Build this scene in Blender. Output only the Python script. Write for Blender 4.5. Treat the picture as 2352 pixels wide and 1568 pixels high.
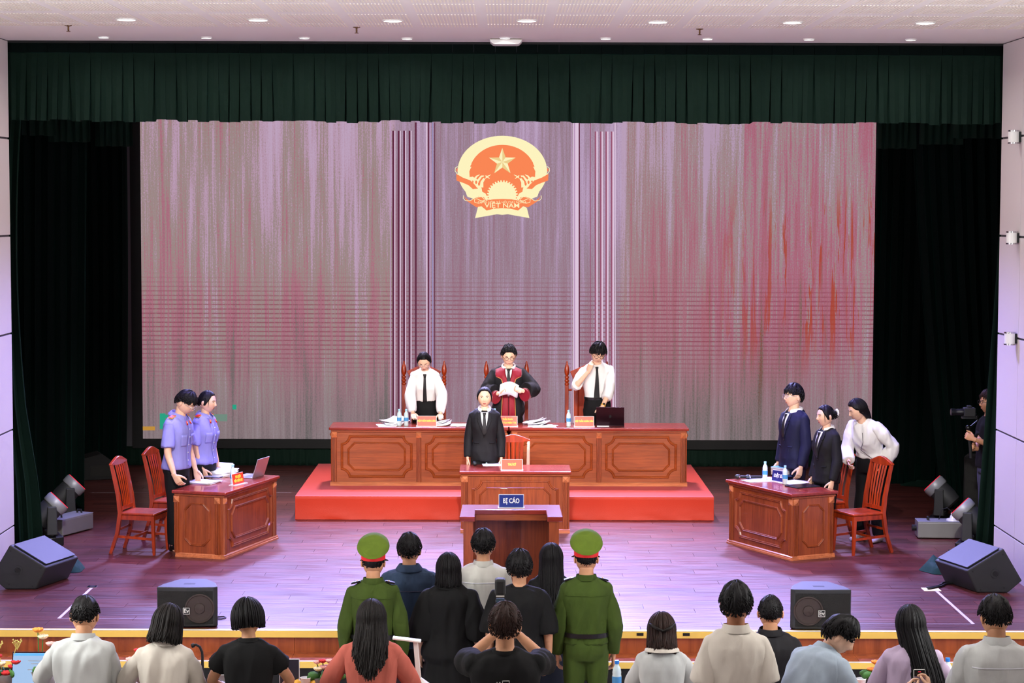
import bpy, bmesh, math, random
import numpy as np
from mathutils import Vector, Matrix, noise, bvhtree
for _o in list(bpy.data.objects): bpy.data.objects.remove(_o)
random.seed(7); RNG = np.random.default_rng(7)
SC = bpy.context.scene; COL = SC.collection; PI = math.pi; R = math.radians
# ------------------------------------------------------------------ camera
FPX = 4600.0; D0 = 17.6; HC = 3.78
PITCH = math.atan(314/4600); YAW = math.atan(16/4600); ROLL = R(0.17)
cd = bpy.data.cameras.new('camera'); cam = bpy.data.objects.new('camera', cd); COL.objects.link(cam)
cd.sensor_width = 36; cd.lens = FPX/2352*36; cd.clip_end = 200
FW = Vector((math.sin(YAW)*math.cos(PITCH), math.cos(YAW)*math.cos(PITCH), -math.sin(PITCH)))
_r0 = FW.cross(Vector((0,0,1))).normalized(); _u0 = _r0.cross(FW)
CR = _r0*math.cos(ROLL)+_u0*math.sin(ROLL); CU = CR.cross(FW)
cam.matrix_world = Matrix(((CR.x,CU.x,-FW.x,0),(CR.y,CU.y,-FW.y,-D0),(CR.z,CU.z,-FW.z,HC),(0,0,0,1)))
SC.camera = cam
CP = Vector((0,-D0,HC))
def ray(px, py): return FW+CR*((px-1176)/FPX)+CU*((784-py)/FPX)
def atz(px, py, z=0.0):
    d = ray(px,py); return CP+d*((z-HC)/d.z)
def aty(px, py, Y):
    d = ray(px,py); return CP+d*((Y+D0)/d.y)
# ------------------------------------------------------------------ world, light, exposure
SC.view_settings.view_transform = 'Standard'; SC.view_settings.look = 'None'
SC.view_settings.exposure = 0.0; SC.view_settings.gamma = 1.0; SC.view_settings.use_curve_mapping = False
w = bpy.data.worlds.new('world'); SC.world = w; w.use_nodes = True
w.node_tree.nodes['Background'].inputs[0].default_value = (0.9,0.9,1,1)
w.node_tree.nodes['Background'].inputs[1].default_value = 0.05
def lamp(name, kind, loc, target, energy, color=(1,1,1), size=0.3, size_y=None, spot=60, blend=0.5):
    l = bpy.data.lights.new(name, kind); o = bpy.data.objects.new(name, l); COL.objects.link(o)
    l.energy = energy; l.color = color; o.location = loc
    o.rotation_euler = (Vector(target)-Vector(loc)).to_track_quat('-Z','Y').to_euler()
    if kind == 'AREA':
        l.size = size
        if size_y: l.shape = 'RECTANGLE'; l.size_y = size_y
        else: l.shape = 'DISK'
    if kind == 'SPOT': l.spot_size = R(spot); l.spot_blend = blend; l.shadow_soft_size = size
    return o
CEIL = 5.47                                      # hall ceiling above stage floor
# front-of-house profile spots on the hall ceiling, near white
for x in (-2.2, 0.0, 2.2): lamp('front_spotlight', 'SPOT', (x,-4.5,5.3), (x*0.6,7.6,1.1), 2900, (1,0.95,0.88), 0.12, spot=24, blend=0.6)
for x in (-3.4, 3.4): lamp('front_spotlight', 'SPOT', (x*0.7,-4.5,5.3), (x*1.05,4.5,0.8), 2100, (1,0.94,0.88), 0.12, spot=27, blend=0.8)
# back light from the rear lighting bar above the screen, violet: sheen on floor, desk tops and hair
for x in (-3.6,-1.2,1.2,3.6): lamp('stage_back_light', 'SPOT', (x,10.2,5.75), (x*0.62,2.4,0), 5600 if abs(x)<2 else 3300, (0.42,0.42,1.0), 0.35, spot=56, blend=1.0)
# overhead wash bar behind the valance, blue violet
for x in (-2.9, 0.0, 2.9): lamp('stage_wash', 'SPOT', (x,4.4,5.5), (x*1.05,2.6,0), 2300, (0.34,0.28,1.0), 0.25, spot=88, blend=1)
for x in (-1.4, 1.4): lamp('stage_top_light', 'SPOT', (x,9.2,5.6), (x,6.9,0.6), 2200, (0.9,0.78,1.0), 0.2, spot=60, blend=0.9)
# rows of hall downlights nearer than the frame shows
for y in (-4.0,-8.0,-13.0):
    for x in (-2.6,2.6): lamp('hall_downlight', 'AREA', (x,y,CEIL-0.03), (x,y,0), 48, (1,0.95,0.9), 0.5)
# unseen fill lights added along the hall side walls to brighten the ceiling
for x in (-4.9,4.9): lamp('added_ceiling_fill','AREA',(x,-6.0,4.75),(x*0.55,-3.6,6.2),400,(0.95,0.98,0.96),0.2,7.5)
# ------------------------------------------------------------------ mesh helpers
def lin(c):
    if isinstance(c, str): c = tuple(int(c[i:i+2],16) for i in (1,3,5))
    return tuple(((v/255)/12.92 if v/255 <= 0.04045 else ((v/255+0.055)/1.055)**2.4) for v in c)+(1.0,)
class MB:
    def __init__(s): s.v=[]; s.f=[]; s.m=[]; s.n=0
    def add(s, V, F, mi=0):
        V = np.asarray(V,float).reshape(-1,3); s.v.append(V)
        for f in F: s.f.append(tuple(int(i)+s.n for i in f)); s.m.append(mi)
        s.n += len(V); return s
    def box(s, c, sz, M=None, mi=0):
        x,y,z = sz[0]/2,sz[1]/2,sz[2]/2
        V = np.array([(-x,-y,-z),(x,-y,-z),(x,y,-z),(-x,y,-z),(-x,-y,z),(x,-y,z),(x,y,z),(-x,y,z)])
        if M is not None: V = V@np.array(M)[:3,:3].T
        return s.add(V+np.array(c), [(0,3,2,1),(4,5,6,7),(0,1,5,4),(1,2,6,5),(2,3,7,6),(3,0,4,7)], mi)
    def span(s, a, b, mi=0):
        a,b = np.array(a,float),np.array(b,float); return s.box((a+b)/2, np.abs(b-a), None, mi)
    def loft(s, rings, cap=True, mi=0, closed=True):
        n = len(rings[0]); V = np.concatenate([np.asarray(r,float) for r in rings]); F=[]
        for i in range(len(rings)-1):
            for j in range(n if closed else n-1):
                k=(j+1)%n; F.append((i*n+j,i*n+k,(i+1)*n+k,(i+1)*n+j))
        if cap and closed:
            F.append(tuple(range(n-1,-1,-1))); F.append(tuple((len(rings)-1)*n+j for j in range(n)))
        return s.add(V,F,mi)
    def tube(s, pts, r, n=8, mi=0, cap=True, ell=1.0, up=None):
        P=[Vector(p) for p in pts]; rr = r if isinstance(r,(list,tuple)) else [r]*len(P); rings=[]
        ref = Vector(up) if up else None; prev=None
        for i,p in enumerate(P):
            t=(P[min(i+1,len(P)-1)]-P[max(i-1,0)])
            t = t.normalized() if t.length>1e-9 else Vector((0,0,1))
            if ref is not None: a=ref-t*ref.dot(t)
            elif prev is None: a=t.orthogonal()
            else: a=prev-t*prev.dot(t)
            if a.length<1e-6: a=t.orthogonal()
            a.normalize(); prev=a; b=t.cross(a)
            rings.append([p+a*(rr[i]*math.cos(2*PI*k/n))+b*(rr[i]*ell*math.sin(2*PI*k/n)) for k in range(n)])
        return s.loft(rings,cap,mi)
    def lathe(s, prof, n=20, c=(0,0,0), M=None, mi=0, cap=True):
        rings=[]
        for r,z in prof:
            ring=[Vector((r*math.cos(2*PI*k/n), r*math.sin(2*PI*k/n), z)) for k in range(n)]
            if M is not None: ring=[M@q for q in ring]
            rings.append([q+Vector(c) for q in ring])
        return s.loft(rings,cap,mi)
    def prism(s, poly, a, b, axis='y', mi=0):
        n=len(poly)
        def P(u,v,w): return {'y':(u,w,v),'x':(w,u,v),'z':(u,v,w)}[axis]
        V=[P(u,v,a) for u,v in poly]+[P(u,v,b) for u,v in poly]
        F=[tuple(range(n)),tuple(range(2*n-1,n-1,-1))]+[(i,n+i,n+(i+1)%n,(i+1)%n) for i in range(n)]
        return s.add(V,F,mi)
    def ball(s, c, r, n=10, m=7, M=None, mi=0):
        r = np.array(r if hasattr(r,'__len__') else (r,r,r),float)
        V=[(0,0,-1)]+[(math.sin(PI*i/m)*math.cos(2*PI*j/n),math.sin(PI*i/m)*math.sin(2*PI*j/n),-math.cos(PI*i/m)) for i in range(1,m) for j in range(n)]+[(0,0,1)]
        V=np.array(V)*r
        if M is not None: V=V@np.array(M)[:3,:3].T
        F=[(0,1+(j+1)%n,1+j) for j in range(n)]
        for i in range(m-2):
            for j in range(n): F.append((1+i*n+j,1+i*n+(j+1)%n,1+(i+1)*n+(j+1)%n,1+(i+1)*n+j))
        L=len(V)-1; F+=[(L,1+(m-2)*n+j,1+(m-2)*n+(j+1)%n) for j in range(n)]
        return s.add(V+np.array(c),F,mi)
    def arrays(s): return (np.concatenate(s.v) if s.v else np.zeros((0,3))), s.f
    def mesh(s, name, mats, smooth=None, fix=True):
        me=bpy.data.meshes.new(name); V,F=s.arrays(); me.from_pydata(V.tolist(),[],F)
        for m in (mats if isinstance(mats,(list,tuple)) else [mats]): me.materials.append(M_[m] if isinstance(m,str) else m)
        if any(s.m): me.polygons.foreach_set('material_index', s.m)
        if fix:
            b=bmesh.new(); b.from_mesh(me); bmesh.ops.recalc_face_normals(b,faces=b.faces); b.to_mesh(me); b.free()
        if smooth:
            me.polygons.foreach_set('use_smooth',[True]*len(me.polygons))
            if smooth is not True: me.set_sharp_from_angle(angle=R(smooth))
        me.update(); return me
    def build(s, name, mats, parent=None, smooth=None, bevel=0, fix=True):
        o=bpy.data.objects.new(name, s.mesh(name,mats,smooth,fix)); COL.objects.link(o)
        if parent: o.parent=parent
        if bevel:
            b=o.modifiers.new('bevel','BEVEL'); b.width=bevel; b.segments=2; b.limit_method='ANGLE'
        return o
def tag(o, label=None, cat=None, group=None, kind=None):
    if label: o['label']=label
    if cat: o['category']=cat
    if group: o['group']=group
    if kind: o['kind']=kind
    return o
def empty(name, loc=(0,0,0), rz=0, label=None, cat=None, group=None):
    o=bpy.data.objects.new(name,None); COL.objects.link(o); o.location=loc; o.rotation_euler=(0,0,R(rz)); o.empty_display_size=0.1
    return tag(o,label,cat,group)
def copy_tree(o, parent=None):
    c=o.copy(); COL.objects.link(c); c.parent=parent
    for ch in list(o.children): copy_tree(ch,c)
    return c
def put(o, loc, rz=None): 
    o.location=loc
    if rz is not None: o.rotation_euler=(0,0,R(rz))
    return o
def text(body, size, mat, parent, loc, rot=(90,0,0), name='lettering', ext=0.0008, sx=1.0, bold=0.0):
    c=bpy.data.curves.new(name,'FONT'); c.body=body; c.size=size; c.align_x='CENTER'; c.align_y='CENTER'; c.extrude=ext; c.offset=bold; c.resolution_u=3
    t=bpy.data.objects.new(name,c); COL.objects.link(t); dg=bpy.context.evaluated_depsgraph_get()
    me=bpy.data.meshes.new_from_object(t.evaluated_get(dg)); bpy.data.objects.remove(t); bpy.data.curves.remove(c)
    me.materials.clear(); me.materials.append(M_[mat]); o=bpy.data.objects.new(name,me); COL.objects.link(o)
    o.parent=parent; o.location=loc; o.rotation_euler=tuple(R(a) for a in rot); o.scale=(sx,1,1); return o
# ------------------------------------------------------------------ materials
M_={}
class NT:
    def __init__(s,name):
        m=bpy.data.materials.new(name); m.use_nodes=True; s.m=m; s.t=m.node_tree; M_[name]=m
        s.b=s.t.nodes['Principled BSDF']; s.out=s.t.nodes['Material Output']
    def n(s,typ,**kw):
        x=s.t.nodes.new(typ)
        for k,v in kw.items():
            if k[0]=='i' and k[1:].isdigit(): x.inputs[int(k[1:])].default_value=v
            else: setattr(x,k,v)
        return x
    def l(s,a,ai,b,bi): s.t.links.new(a.outputs[ai],b.inputs[bi]); return b
    def coord(s,kind,scale,rot=(0,0,0)):
        if kind=='World': c=s.n('ShaderNodeNewGeometry'); o=0
        else: c=s.n('ShaderNodeTexCoord'); o={'Object':3,'Generated':0}[kind]
        mp=s.n('ShaderNodeMapping'); mp.inputs[3].default_value=scale; mp.inputs[2].default_value=rot; s.l(c,o,mp,0); return mp
    def noise(s,co,scale=1,detail=3,rough=0.5,dist=0):
        x=s.n('ShaderNodeTexNoise'); x.inputs['Scale'].default_value=scale; x.inputs['Detail'].default_value=detail; x.inputs['Roughness'].default_value=rough; x.inputs['Distortion'].default_value=dist
        s.l(co,0,x,0); return x
    def ramp(s,src,stops,oi=0,interp='LINEAR'):
        x=s.n('ShaderNodeValToRGB'); cr=x.color_ramp; cr.interpolation=interp
        while len(cr.elements)<len(stops): cr.elements.new(0.5)
        for e,(p,c) in zip(cr.elements,stops): e.position=p; e.color=c if len(c)==4 else lin(c)
        s.l(src,oi,x,0); return x
    def mix(s,a,b,fac=0.5,mode='MIX'):
        x=s.n('ShaderNodeMix',data_type='RGBA',blend_type=mode)
        def put(v,i):
            if hasattr(v,'outputs'): s.t.links.new(v.outputs[2] if v.bl_idname=='ShaderNodeMix' else v.outputs[0],x.inputs[i])
            else: x.inputs[i].default_value=v
        put(fac,0); put(a,6); put(b,7); return x
    def math(s,op,a,b=0.0,clamp=False):
        x=s.n('ShaderNodeMath',operation=op,use_clamp=clamp)
        for i,v in ((0,a),(1,b)):
            if hasattr(v,'outputs'): s.t.links.new(v.outputs[0],x.inputs[i])
            else: x.inputs[i].default_value=v
        return x
    def base(s,x): s.t.links.new(x.outputs[2] if x.bl_idname=='ShaderNodeMix' else x.outputs[0],s.b.inputs['Base Color'])
    def bump(s,x,strength=0.3,dist=0.01):
        b=s.n('ShaderNodeBump'); b.inputs['Strength'].default_value=strength; b.inputs['Distance'].default_value=dist
        s.t.links.new(x.outputs[0],b.inputs['Height']); s.t.links.new(b.outputs[0],s.b.inputs['Normal']); return b
def flat(name,c,rough=0.5,metal=0,emit=None,es=1.0,spec=None,coat=0,alpha=None,trans=0):
    t=NT(name); t.b.inputs['Base Color'].default_value=lin(c); t.b.inputs['Roughness'].default_value=rough; t.b.inputs['Metallic'].default_value=metal
    if emit is not None: t.b.inputs['Emission Color'].default_value=lin(emit); t.b.inputs['Emission Strength'].default_value=es
    if spec is not None: t.b.inputs['Specular IOR Level'].default_value=spec
    if coat: t.b.inputs['Coat Weight'].default_value=coat
    if trans: t.b.inputs['Transmission Weight'].default_value=trans
    return t
def grain(name,c1,c2,scale,rough=0.35,coat=0.0,kind='Object',bumps=0.08,spec=0.5):
    t=flat(name,c1,rough,coat=coat,spec=spec); co=t.coord(kind,scale); a=t.noise(co,1,5,0.6,0.6); r=t.ramp(a,[(0.3,lin(c2)),(0.62,lin(c1))])
    co2=t.coord(kind,tuple(q*0.25 for q in scale)); b=t.noise(co2,1,2); r2=t.ramp(b,[(0.35,(0.78,0.78,0.78,1)),(0.7,(1.06,1.06,1.06,1))])
    t.base(t.mix(r,r2,1.0,'MULTIPLY')); t.bump(a,bumps,0.004); return t
def cloth(name,c,rough=0.85,fine=420,var=0.12,sheen=0.0,fold=(9,9,3)):
    t=flat(name,c,rough,spec=0.25); co=t.coord('Object',(1,1,1)); a=t.noise(co,fine,2); b=t.noise(t.coord('Object',fold),1,3,0.55,0.8)
    lo=tuple(v*(1-var) for v in lin(c)[:3])+(1,); r=t.ramp(b,[(0.3,lo),(0.7,lin(c))]); t.base(r)
    mx=t.math('ADD',t.math('MULTIPLY',a,0.15),t.math('MULTIPLY',b,1.0)); t.bump(mx,0.35,0.012)
    if sheen: t.b.inputs['Sheen Weight'].default_value=sheen; t.b.inputs['Sheen Roughness'].default_value=0.4
    return t
SC.cycles.max_bounces=5; SC.cycles.diffuse_bounces=3; SC.cycles.glossy_bounces=3; SC.cycles.transmission_bounces=4; SC.cycles.caustics_reflective=False; SC.cycles.caustics_refractive=False
SC.cycles.adaptive_threshold=0.06; SC.cycles.adaptive_min_samples=12
# ------------------------------------------------------------------ material list
def M_floor():
    t=flat('floor_wood',(96,48,42),0.33,spec=0.5)
    g=t.n('ShaderNodeNewGeometry'); sp=t.n('ShaderNodeSeparateXYZ'); t.l(g,0,sp,0)
    row=t.math('FLOOR',t.math('DIVIDE',sp,0.2)); t.t.links.new(sp.outputs[1],row.inputs[0].links[0].from_node.inputs[0])
    col=t.math('FLOOR',t.math('DIVIDE',t.math('ADD',sp,t.math('MULTIPLY',row,0.47)),1.22))
    cb=t.n('ShaderNodeCombineXYZ'); t.l(row,0,cb,0); t.l(col,0,cb,1)
    wn=t.n('ShaderNodeTexWhiteNoise'); t.l(cb,0,wn,0)
    r=t.ramp(wn,[(0,(82,38,38)),(0.5,(94,46,44)),(1,(108,54,50))])
    co=t.coord('World',(1.6,34,30)); a=t.noise(co,1,4,0.6,0.4); r2=t.ramp(a,[(0.3,(0.62,0.6,0.6,1)),(0.7,(1.2,1.16,1.16,1))])
    t.base(t.mix(r,r2,1.0,'MULTIPLY'))
    sc=t.noise(t.coord('World',(2.2,40,40)),1,2); rr=t.ramp(sc,[(0.35,(0.3,)*3+(1,)),(0.75,(0.46,)*3+(1,))]); t.t.links.new(rr.outputs[0],t.b.inputs['Roughness'])
    t.bump(a,0.1,0.004)
M_floor()
grain('riser_wood',(182,96,52),(140,66,36),(14,14,1.1),0.4,kind='World')
grain('desk_wood',(160,80,40),(130,60,28),(3,40,40),0.3,coat=0.15)
grain('desk_wood_v',(156,76,40),(126,56,30),(40,40,3),0.3,coat=0.15)
grain('desk_top',(150,52,38),(122,40,30),(3,30,30),0.22,coat=0.3)
grain('trim_wood',(204,122,80),(176,96,60),(4,40,40),0.3,coat=0.1)
grain('chair_wood',(172,58,16),(130,38,10),(24,24,3),0.32,coat=0.2)
flat('wall_paint',(226,218,218),0.55); flat('joint_dark',(74,70,76),0.7); flat('ceiling_paint',(242,238,236),0.7); flat('slot_white',(250,244,230),0.6)
flat('gold_trim',(244,206,96),0.35); flat('black_paint',(12,12,14),0.8); flat('black_metal',(18,18,20),0.4,0.3); flat('grey_wall',(96,98,104),0.8)
flat('hall_floor',(206,200,194),0.5); flat('lamp_glow',(255,255,250),0.5,emit=(255,252,245),es=6); flat('white_plastic',(238,238,235),0.35); flat('chrome',(200,200,205),0.18,1.0)
flat('bronze',(110,80,54),0.4,0.6); flat('tape_white',(200,190,205),0.7)
t=flat('velvet',(14,32,25),0.8,spec=0.1); t.b.inputs['Sheen Weight'].default_value=0.22; t.b.inputs['Sheen Roughness'].default_value=0.35; t.b.inputs['Sheen Tint'].default_value=lin((60,110,100))
t=flat('velvet_dark',(7,15,14),0.85,spec=0.05); t.b.inputs['Sheen Weight'].default_value=0.2; t.b.inputs['Sheen Tint'].default_value=lin((40,110,95))
def M_carpet():
    t=flat('red_carpet',(184,42,9),0.6,spec=0.35); t.b.inputs['Sheen Weight'].default_value=0.35; t.b.inputs['Sheen Roughness'].default_value=0.3; t.b.inputs['Sheen Tint'].default_value=lin((255,170,190))
    a=t.noise(t.coord('Object',(1,1,1)),160,2); t.bump(a,0.25,0.004)
M_carpet()
def M_screen():
    t=NT('led_image'); t.b.inputs['Base Color'].default_value=(0.01,0.01,0.01,1); t.b.inputs['Roughness'].default_value=0.6
    c=t.n('ShaderNodeTexCoord'); sp=t.n('ShaderNodeSeparateXYZ'); t.l(c,3,sp,0)          # x -5.24..5.24, z -2.4..2.4 about the screen centre
    def oz(op,a,b): 
        x=t.math(op,0.0,b); t.t.links.new(sp.outputs[2],x.inputs[0]); return x
    def rng(src,i,a,b,c0=0.0,c1=1.0):
        x=t.n('ShaderNodeMapRange',interpolation_type='SMOOTHSTEP'); t.t.links.new(src.outputs[i],x.inputs[0])
        for k,v in zip((1,2,3,4),(a,b,c0,c1)): x.inputs[k].default_value=v
        return x
    streak=t.noise(t.coord('Object',(8,1,0.24)),1,5,0.62,0.12); fine=t.noise(t.coord('Object',(40,1,0.6)),1,4,0.7,0.1)
    broad=t.noise(t.coord('Object',(1.1,1,0.25),(0,0,0)),1,3,0.5); speck=t.noise(t.coord('Object',(60,1,40)),1,3,0.8)
    vz=rng(sp,2,-2.4,2.3)                                                                # 0 bottom 1 top
    k=t.math('ADD',t.math('MULTIPLY',streak,0.7),t.math('ADD',t.math('MULTIPLY',fine,0.46),t.math('MULTIPLY',speck,0.42)))
    k=t.math('ADD',k,t.math('MULTIPLY',t.math('SUBTRACT',broad,0.53),0.42))
    k=t.math('ADD',k,t.math('MULTIPLY',t.math('SUBTRACT',vz,0.52),0.17))
    left=t.ramp(k,[(0.60,(142,124,124)),(0.66,(186,118,138)),(0.735,(188,124,142)),(0.75,(170,148,144)),(0.84,(172,150,150)),(0.865,(198,160,184)),(1.0,(208,178,208))])
    right=t.ramp(k,[(0.56,(150,84,66)),(0.62,(140,120,116)),(0.68,(182,106,120)),(0.80,(188,120,146)),(0.82,(172,148,148)),(0.9,(174,150,154)),(0.92,(196,166,194))])
    mid=t.ramp(k,[(0.5,(150,106,120)),(0.66,(166,120,142)),(0.78,(168,142,158)),(0.9,(190,158,190)),(1.0,(204,176,210))])
    sx=rng(sp,0,0.3,3.6); img=t.mix(left,right,sx)
    ax=t.math('ABSOLUTE',sp); mm=t.n('ShaderNodeMapRange',interpolation_type='SMOOTHSTEP'); t.l(ax,0,mm,0)
    for q,v in zip((1,2,3,4),(1.60,1.64,1.0,0.0)): mm.inputs[q].default_value=v
    img=t.mix(img,mid,mm)
    gb=rng(sp,2,-2.6,-0.4,1.0,0.0); grey=t.ramp(k,[(0.5,(92,88,88)),(0.62,(124,116,118)),(0.75,(146,132,136)),(0.95,(166,148,158))])
    g2=t.math('MULTIPLY',gb,t.math('SUBTRACT',1.0,t.math('MULTIPLY',mm,0.75))); img=t.mix(img,grey,t.math('MULTIPLY',g2,0.92))
    # scan-line interference across the lower middle of the picture
    wv=t.math('SINE',oz('MULTIPLY',0,2*PI/0.0645)); ln=t.math('GREATER_THAN',wv,0.62)
    b1=rng(sp,2,-1.75,-0.9); b2=rng(sp,2,-0.5,0.15,1.0,0.0); band=t.math('MULTIPLY',t.math('MULTIPLY',b1,b2),t.math('MULTIPLY',ln,0.7))
    sp2=t.math('GREATER_THAN',t.math('ADD',fine,t.math('MULTIPLY',speck,0.5)),0.70); band=t.math('MULTIPLY',band,t.math('ADD',0.35,t.math('MULTIPLY',sp2,0.65)))
    img=t.mix(img,lin((150,66,90)),band)
    # red and orange grain on the right half
    hot=t.noise(t.coord('Object',(7,1,0.35),(0,0,0)),1,4,0.7,0.5); hz=t.math('MULTIPLY',rng(sp,2,-1.6,-0.6),rng(sp,2,0.6,1.6,1.0,0.0)); hx=rng(sp,0,2.4,4.2)
    hm=t.math('MULTIPLY',t.math('MULTIPLY',hz,hx),t.math('GREATER_THAN',t.math('ADD',hot,t.math('MULTIPLY',fine,0.35)),0.74)); img=t.mix(img,lin((186,70,40)),t.math('MULTIPLY',hm,0.85))
    t.t.links.new(img.outputs[2],t.b.inputs['Emission Color']); t.b.inputs['Emission Strength'].default_value=0.80; t.b.inputs['Specular IOR Level'].default_value=0.1
M_screen()
for nm,c in (('led_cream',(253,243,190)),('led_orange',(250,134,84)),('led_star',(236,206,140)),('led_pale',(222,196,220)),('led_shadow',(96,40,66)),('led_rose',(150,84,112)),('led_lilac',(186,150,186)),('led_teal',(40,160,130)),('led_amber',(190,140,60)),('led_mist',(112,138,126)),('led_blue',(150,140,190))):
    flat(nm,(2,2,2),0.6,emit=c,es=1.0,spec=0.1)
# ------------------------------------------------------------------ stage floor, steps, hall floor
def struct(o): return tag(o,kind='structure')
WX=5.18; PY=3.4
fl=struct(MB().span((-7.5,0.045,-0.12),(7.5,12.2,-0.012)).build('floor','black_paint'))
pw,pl=0.2,1.22; cnt=0; rest=MB()
pm=MB().span((0.0015,0.0015,-0.014),(pl-0.0015,pw-0.0015,0)).mesh('plank','floor_wood')
for row in range(61):
    off=-((row*0.47)%pl)
    for colm in range(-7,8):
        x=colm*pl+off; y=row*pw
        if x>7.4 or x+pl<-7.4: continue
        if cnt<300 and abs(x+pl/2)<5.5:
            o=bpy.data.objects.new('plank',pm); COL.objects.link(o); o.parent=fl; o.location=(x,y,0); cnt+=1
        else: rest.span((x+0.0015,y+0.0015,-0.014),(x+pl-0.0015,y+pw-0.0015,0))
ro=rest.build('plank','floor_wood',fl); tag(ro,kind='stuff')
# step under the stage edge, with gold nosings
st=struct(MB().span((-5.6,-0.36,-0.6),(5.6,-0.002,-0.235)).build('trim_1','black_paint'))
def run(name,y0,y1,z0,z1,mat,n,par,bev=0.002):
    for i in range(n):
        a=-5.6+11.2*i/n; MB().span((a+0.001,y0,z0),(a+11.2/n-0.001,y1,z1)).build(name,mat,par,bevel=bev)
run('riser_panel',0.012,0.035,-0.235,-0.058,'riser_wood',9,st); run('tread_board',-0.335,0.03,-0.236,-0.2,'riser_wood',9,st)
run('riser_panel',-0.345,-0.325,-0.6,-0.262,'riser_wood',9,st)
MB().prism([(-0.03,-0.058),(0.04,-0.058),(0.04,0.004),(-0.022,0.004),(-0.03,-0.004)],-5.6,5.6,'x').build('nosing',['gold_trim'],st)
MB().prism([(-0.03,0.004),(0.015,0.004),(0.015,0.0065),(-0.026,0.0065)],-5.6,5.6,'x').build('nosing_strip',['white_plastic'],st)
MB().prism([(-0.375,-0.252),(-0.32,-0.252),(-0.32,-0.196),(-0.367,-0.196),(-0.375,-0.204)],-5.6,5.6,'x').build('nosing',['gold_trim'],st)
MB().prism([(-0.373,-0.196),(-0.335,-0.196),(-0.335,-0.1935),(-0.369,-0.1935)],-5.6,5.6,'x').build('nosing_strip',['white_plastic'],st)
TIER=-0.20                                                  # the delegates' tier at the rear of the hall floor
def hall_z(y): return -0.6 if y>-3.75 else TIER
hf=MB(); 
hf.prism([(0,-0.8),(0,-0.6),(-3.75,-0.6),(-3.75,TIER),(-22,TIER),(-22,-0.8)],-5.6,5.6,'x'); struct(hf.build('floor_hall','hall_floor'))
# ------------------------------------------------------------------ walls of the hall, panelled
def side_wall(sx,name):
    x=sx*WX; wl=struct(MB().span((x+sx*0.012,-22,-0.9),(x+sx*0.14,PY-0.012,CEIL)).build(name,'joint_dark'))
    zs=[-0.9]+[aty(2303 if sx>0 else 22,y,PY).z for y in (1206,986,765,541,318)]+[CEIL]
    zs=[zs[0]]+sorted(zs[1:-1])+[zs[-1]]; ys=[PY,2.55,0.6,-1.4,-4.4,-7.4,-10.4,-16,-22]
    for i in range(len(ys)-1):
        for j in range(len(zs)-1):
            MB().span((x,ys[i+1]+0.004,zs[j]+0.011),(x+sx*0.016,ys[i]-0.004,zs[j+1]-0.011)).build('panel','wall_paint',wl)
    return wl
side_wall(-1,'wall_left'); side_wall(1,'wall_right')
for sx in (-1,1):
    a=MB().span((sx*(WX+0.02),PY-0.012,-0.3),(sx*(WX+0.14),PY+0.0,CEIL)); struct(a.build('trim_%d'%(2 if sx<0 else 3),'wall_paint'))
    struct(MB().span((sx*7.5,PY,-0.2),(sx*7.6,12.4,6.6)).build('wall_%s_stage'%('left' if sx<0 else 'right'),'black_paint'))
struct(MB().span((-7.6,12.3,-0.2),(7.6,12.4,6.6)).build('wall_back','grey_wall'))
struct(MB().span((-7.6,PY,6.5),(7.6,12.4,6.6)).build('ceiling_stage','black_paint'))
struct(MB().span((-5.4,-22.1,-0.9),(5.4,-22,CEIL)).build('wall_hall','wall_paint'))
wt=struct(MB().span((-7.6,PY+0.02,CEIL-0.02),(7.6,PY+0.12,6.6)).build('wall_front','black_paint'))
# ceiling with slotted acoustic panels
ce=struct(MB().span((-5.4,-22,CEIL),(5.4,PY+0.02,CEIL+0.1)).build('ceiling','ceiling_paint'))
sl=MB()
for (ya,yb) in ((1.36,1.68),(0.42,1.28),(-0.52,0.18),(-1.5,-0.66),(-2.5,-1.7)):
    for i in range(-8,9):
        x0=i*0.62+0.09
        for k in range(18):
            x=x0-0.255+k*0.03; yy=yb if (ya,yb)!=(0.42,1.28) else yb
            sl.span((x-0.006,ya,CEIL-0.004),(x+0.006,yy,CEIL+0.002))
tag(sl.build('slot','slot_white',ce),kind='stuff')
def downlight(p,r,idx,label,grp):
    e=empty('ceiling_light',(p.x,p.y,CEIL),0,label,'light',grp)
    MB().lathe([(r*1.12,0.0),(r*1.12,-0.008),(r*0.98,-0.014),(r*0.94,-0.006),(r*0.94,0)],28).build('bezel','white_plastic',e,smooth=40)
    MB().lathe([(r*0.93,0.0),(r*0.93,-0.007)],28).build('diffuser','lamp_glow',e)
    l=bpy.data.lights.new('downlight_lamp','AREA'); l.shape='DISK'; l.size=r*1.7; l.energy=14 if r>0.1 else 7; l.color=(1,0.93,0.9); l.spread=R(150)
    o=bpy.data.objects.new('downlight_lamp',l); COL.objects.link(o); o.parent=e; o.location=(0,0,-0.02)
    return e
ORD=['first','second','third','fourth','fifth','sixth','seventh','eighth','ninth']
for i,q in enumerate([(290,43),(593,44),(902,46),(1210,46),(1511,49),(1820,50),(2125,51)]): downlight(atz(*q,CEIL),0.088,i,'large round ceiling downlight, %s from the left of the front row'%ORD[i],'large ceiling downlights')
for i,q in enumerate([(238,84),(474,85),(699,86),(935,87),(1160,86),(1391,87),(1625,88),(1858,89),(2092,90)]): downlight(atz(*q,CEIL),0.052,i,'small round ceiling downlight, %s from the left by the curtain'%ORD[i],'small ceiling downlights')
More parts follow.
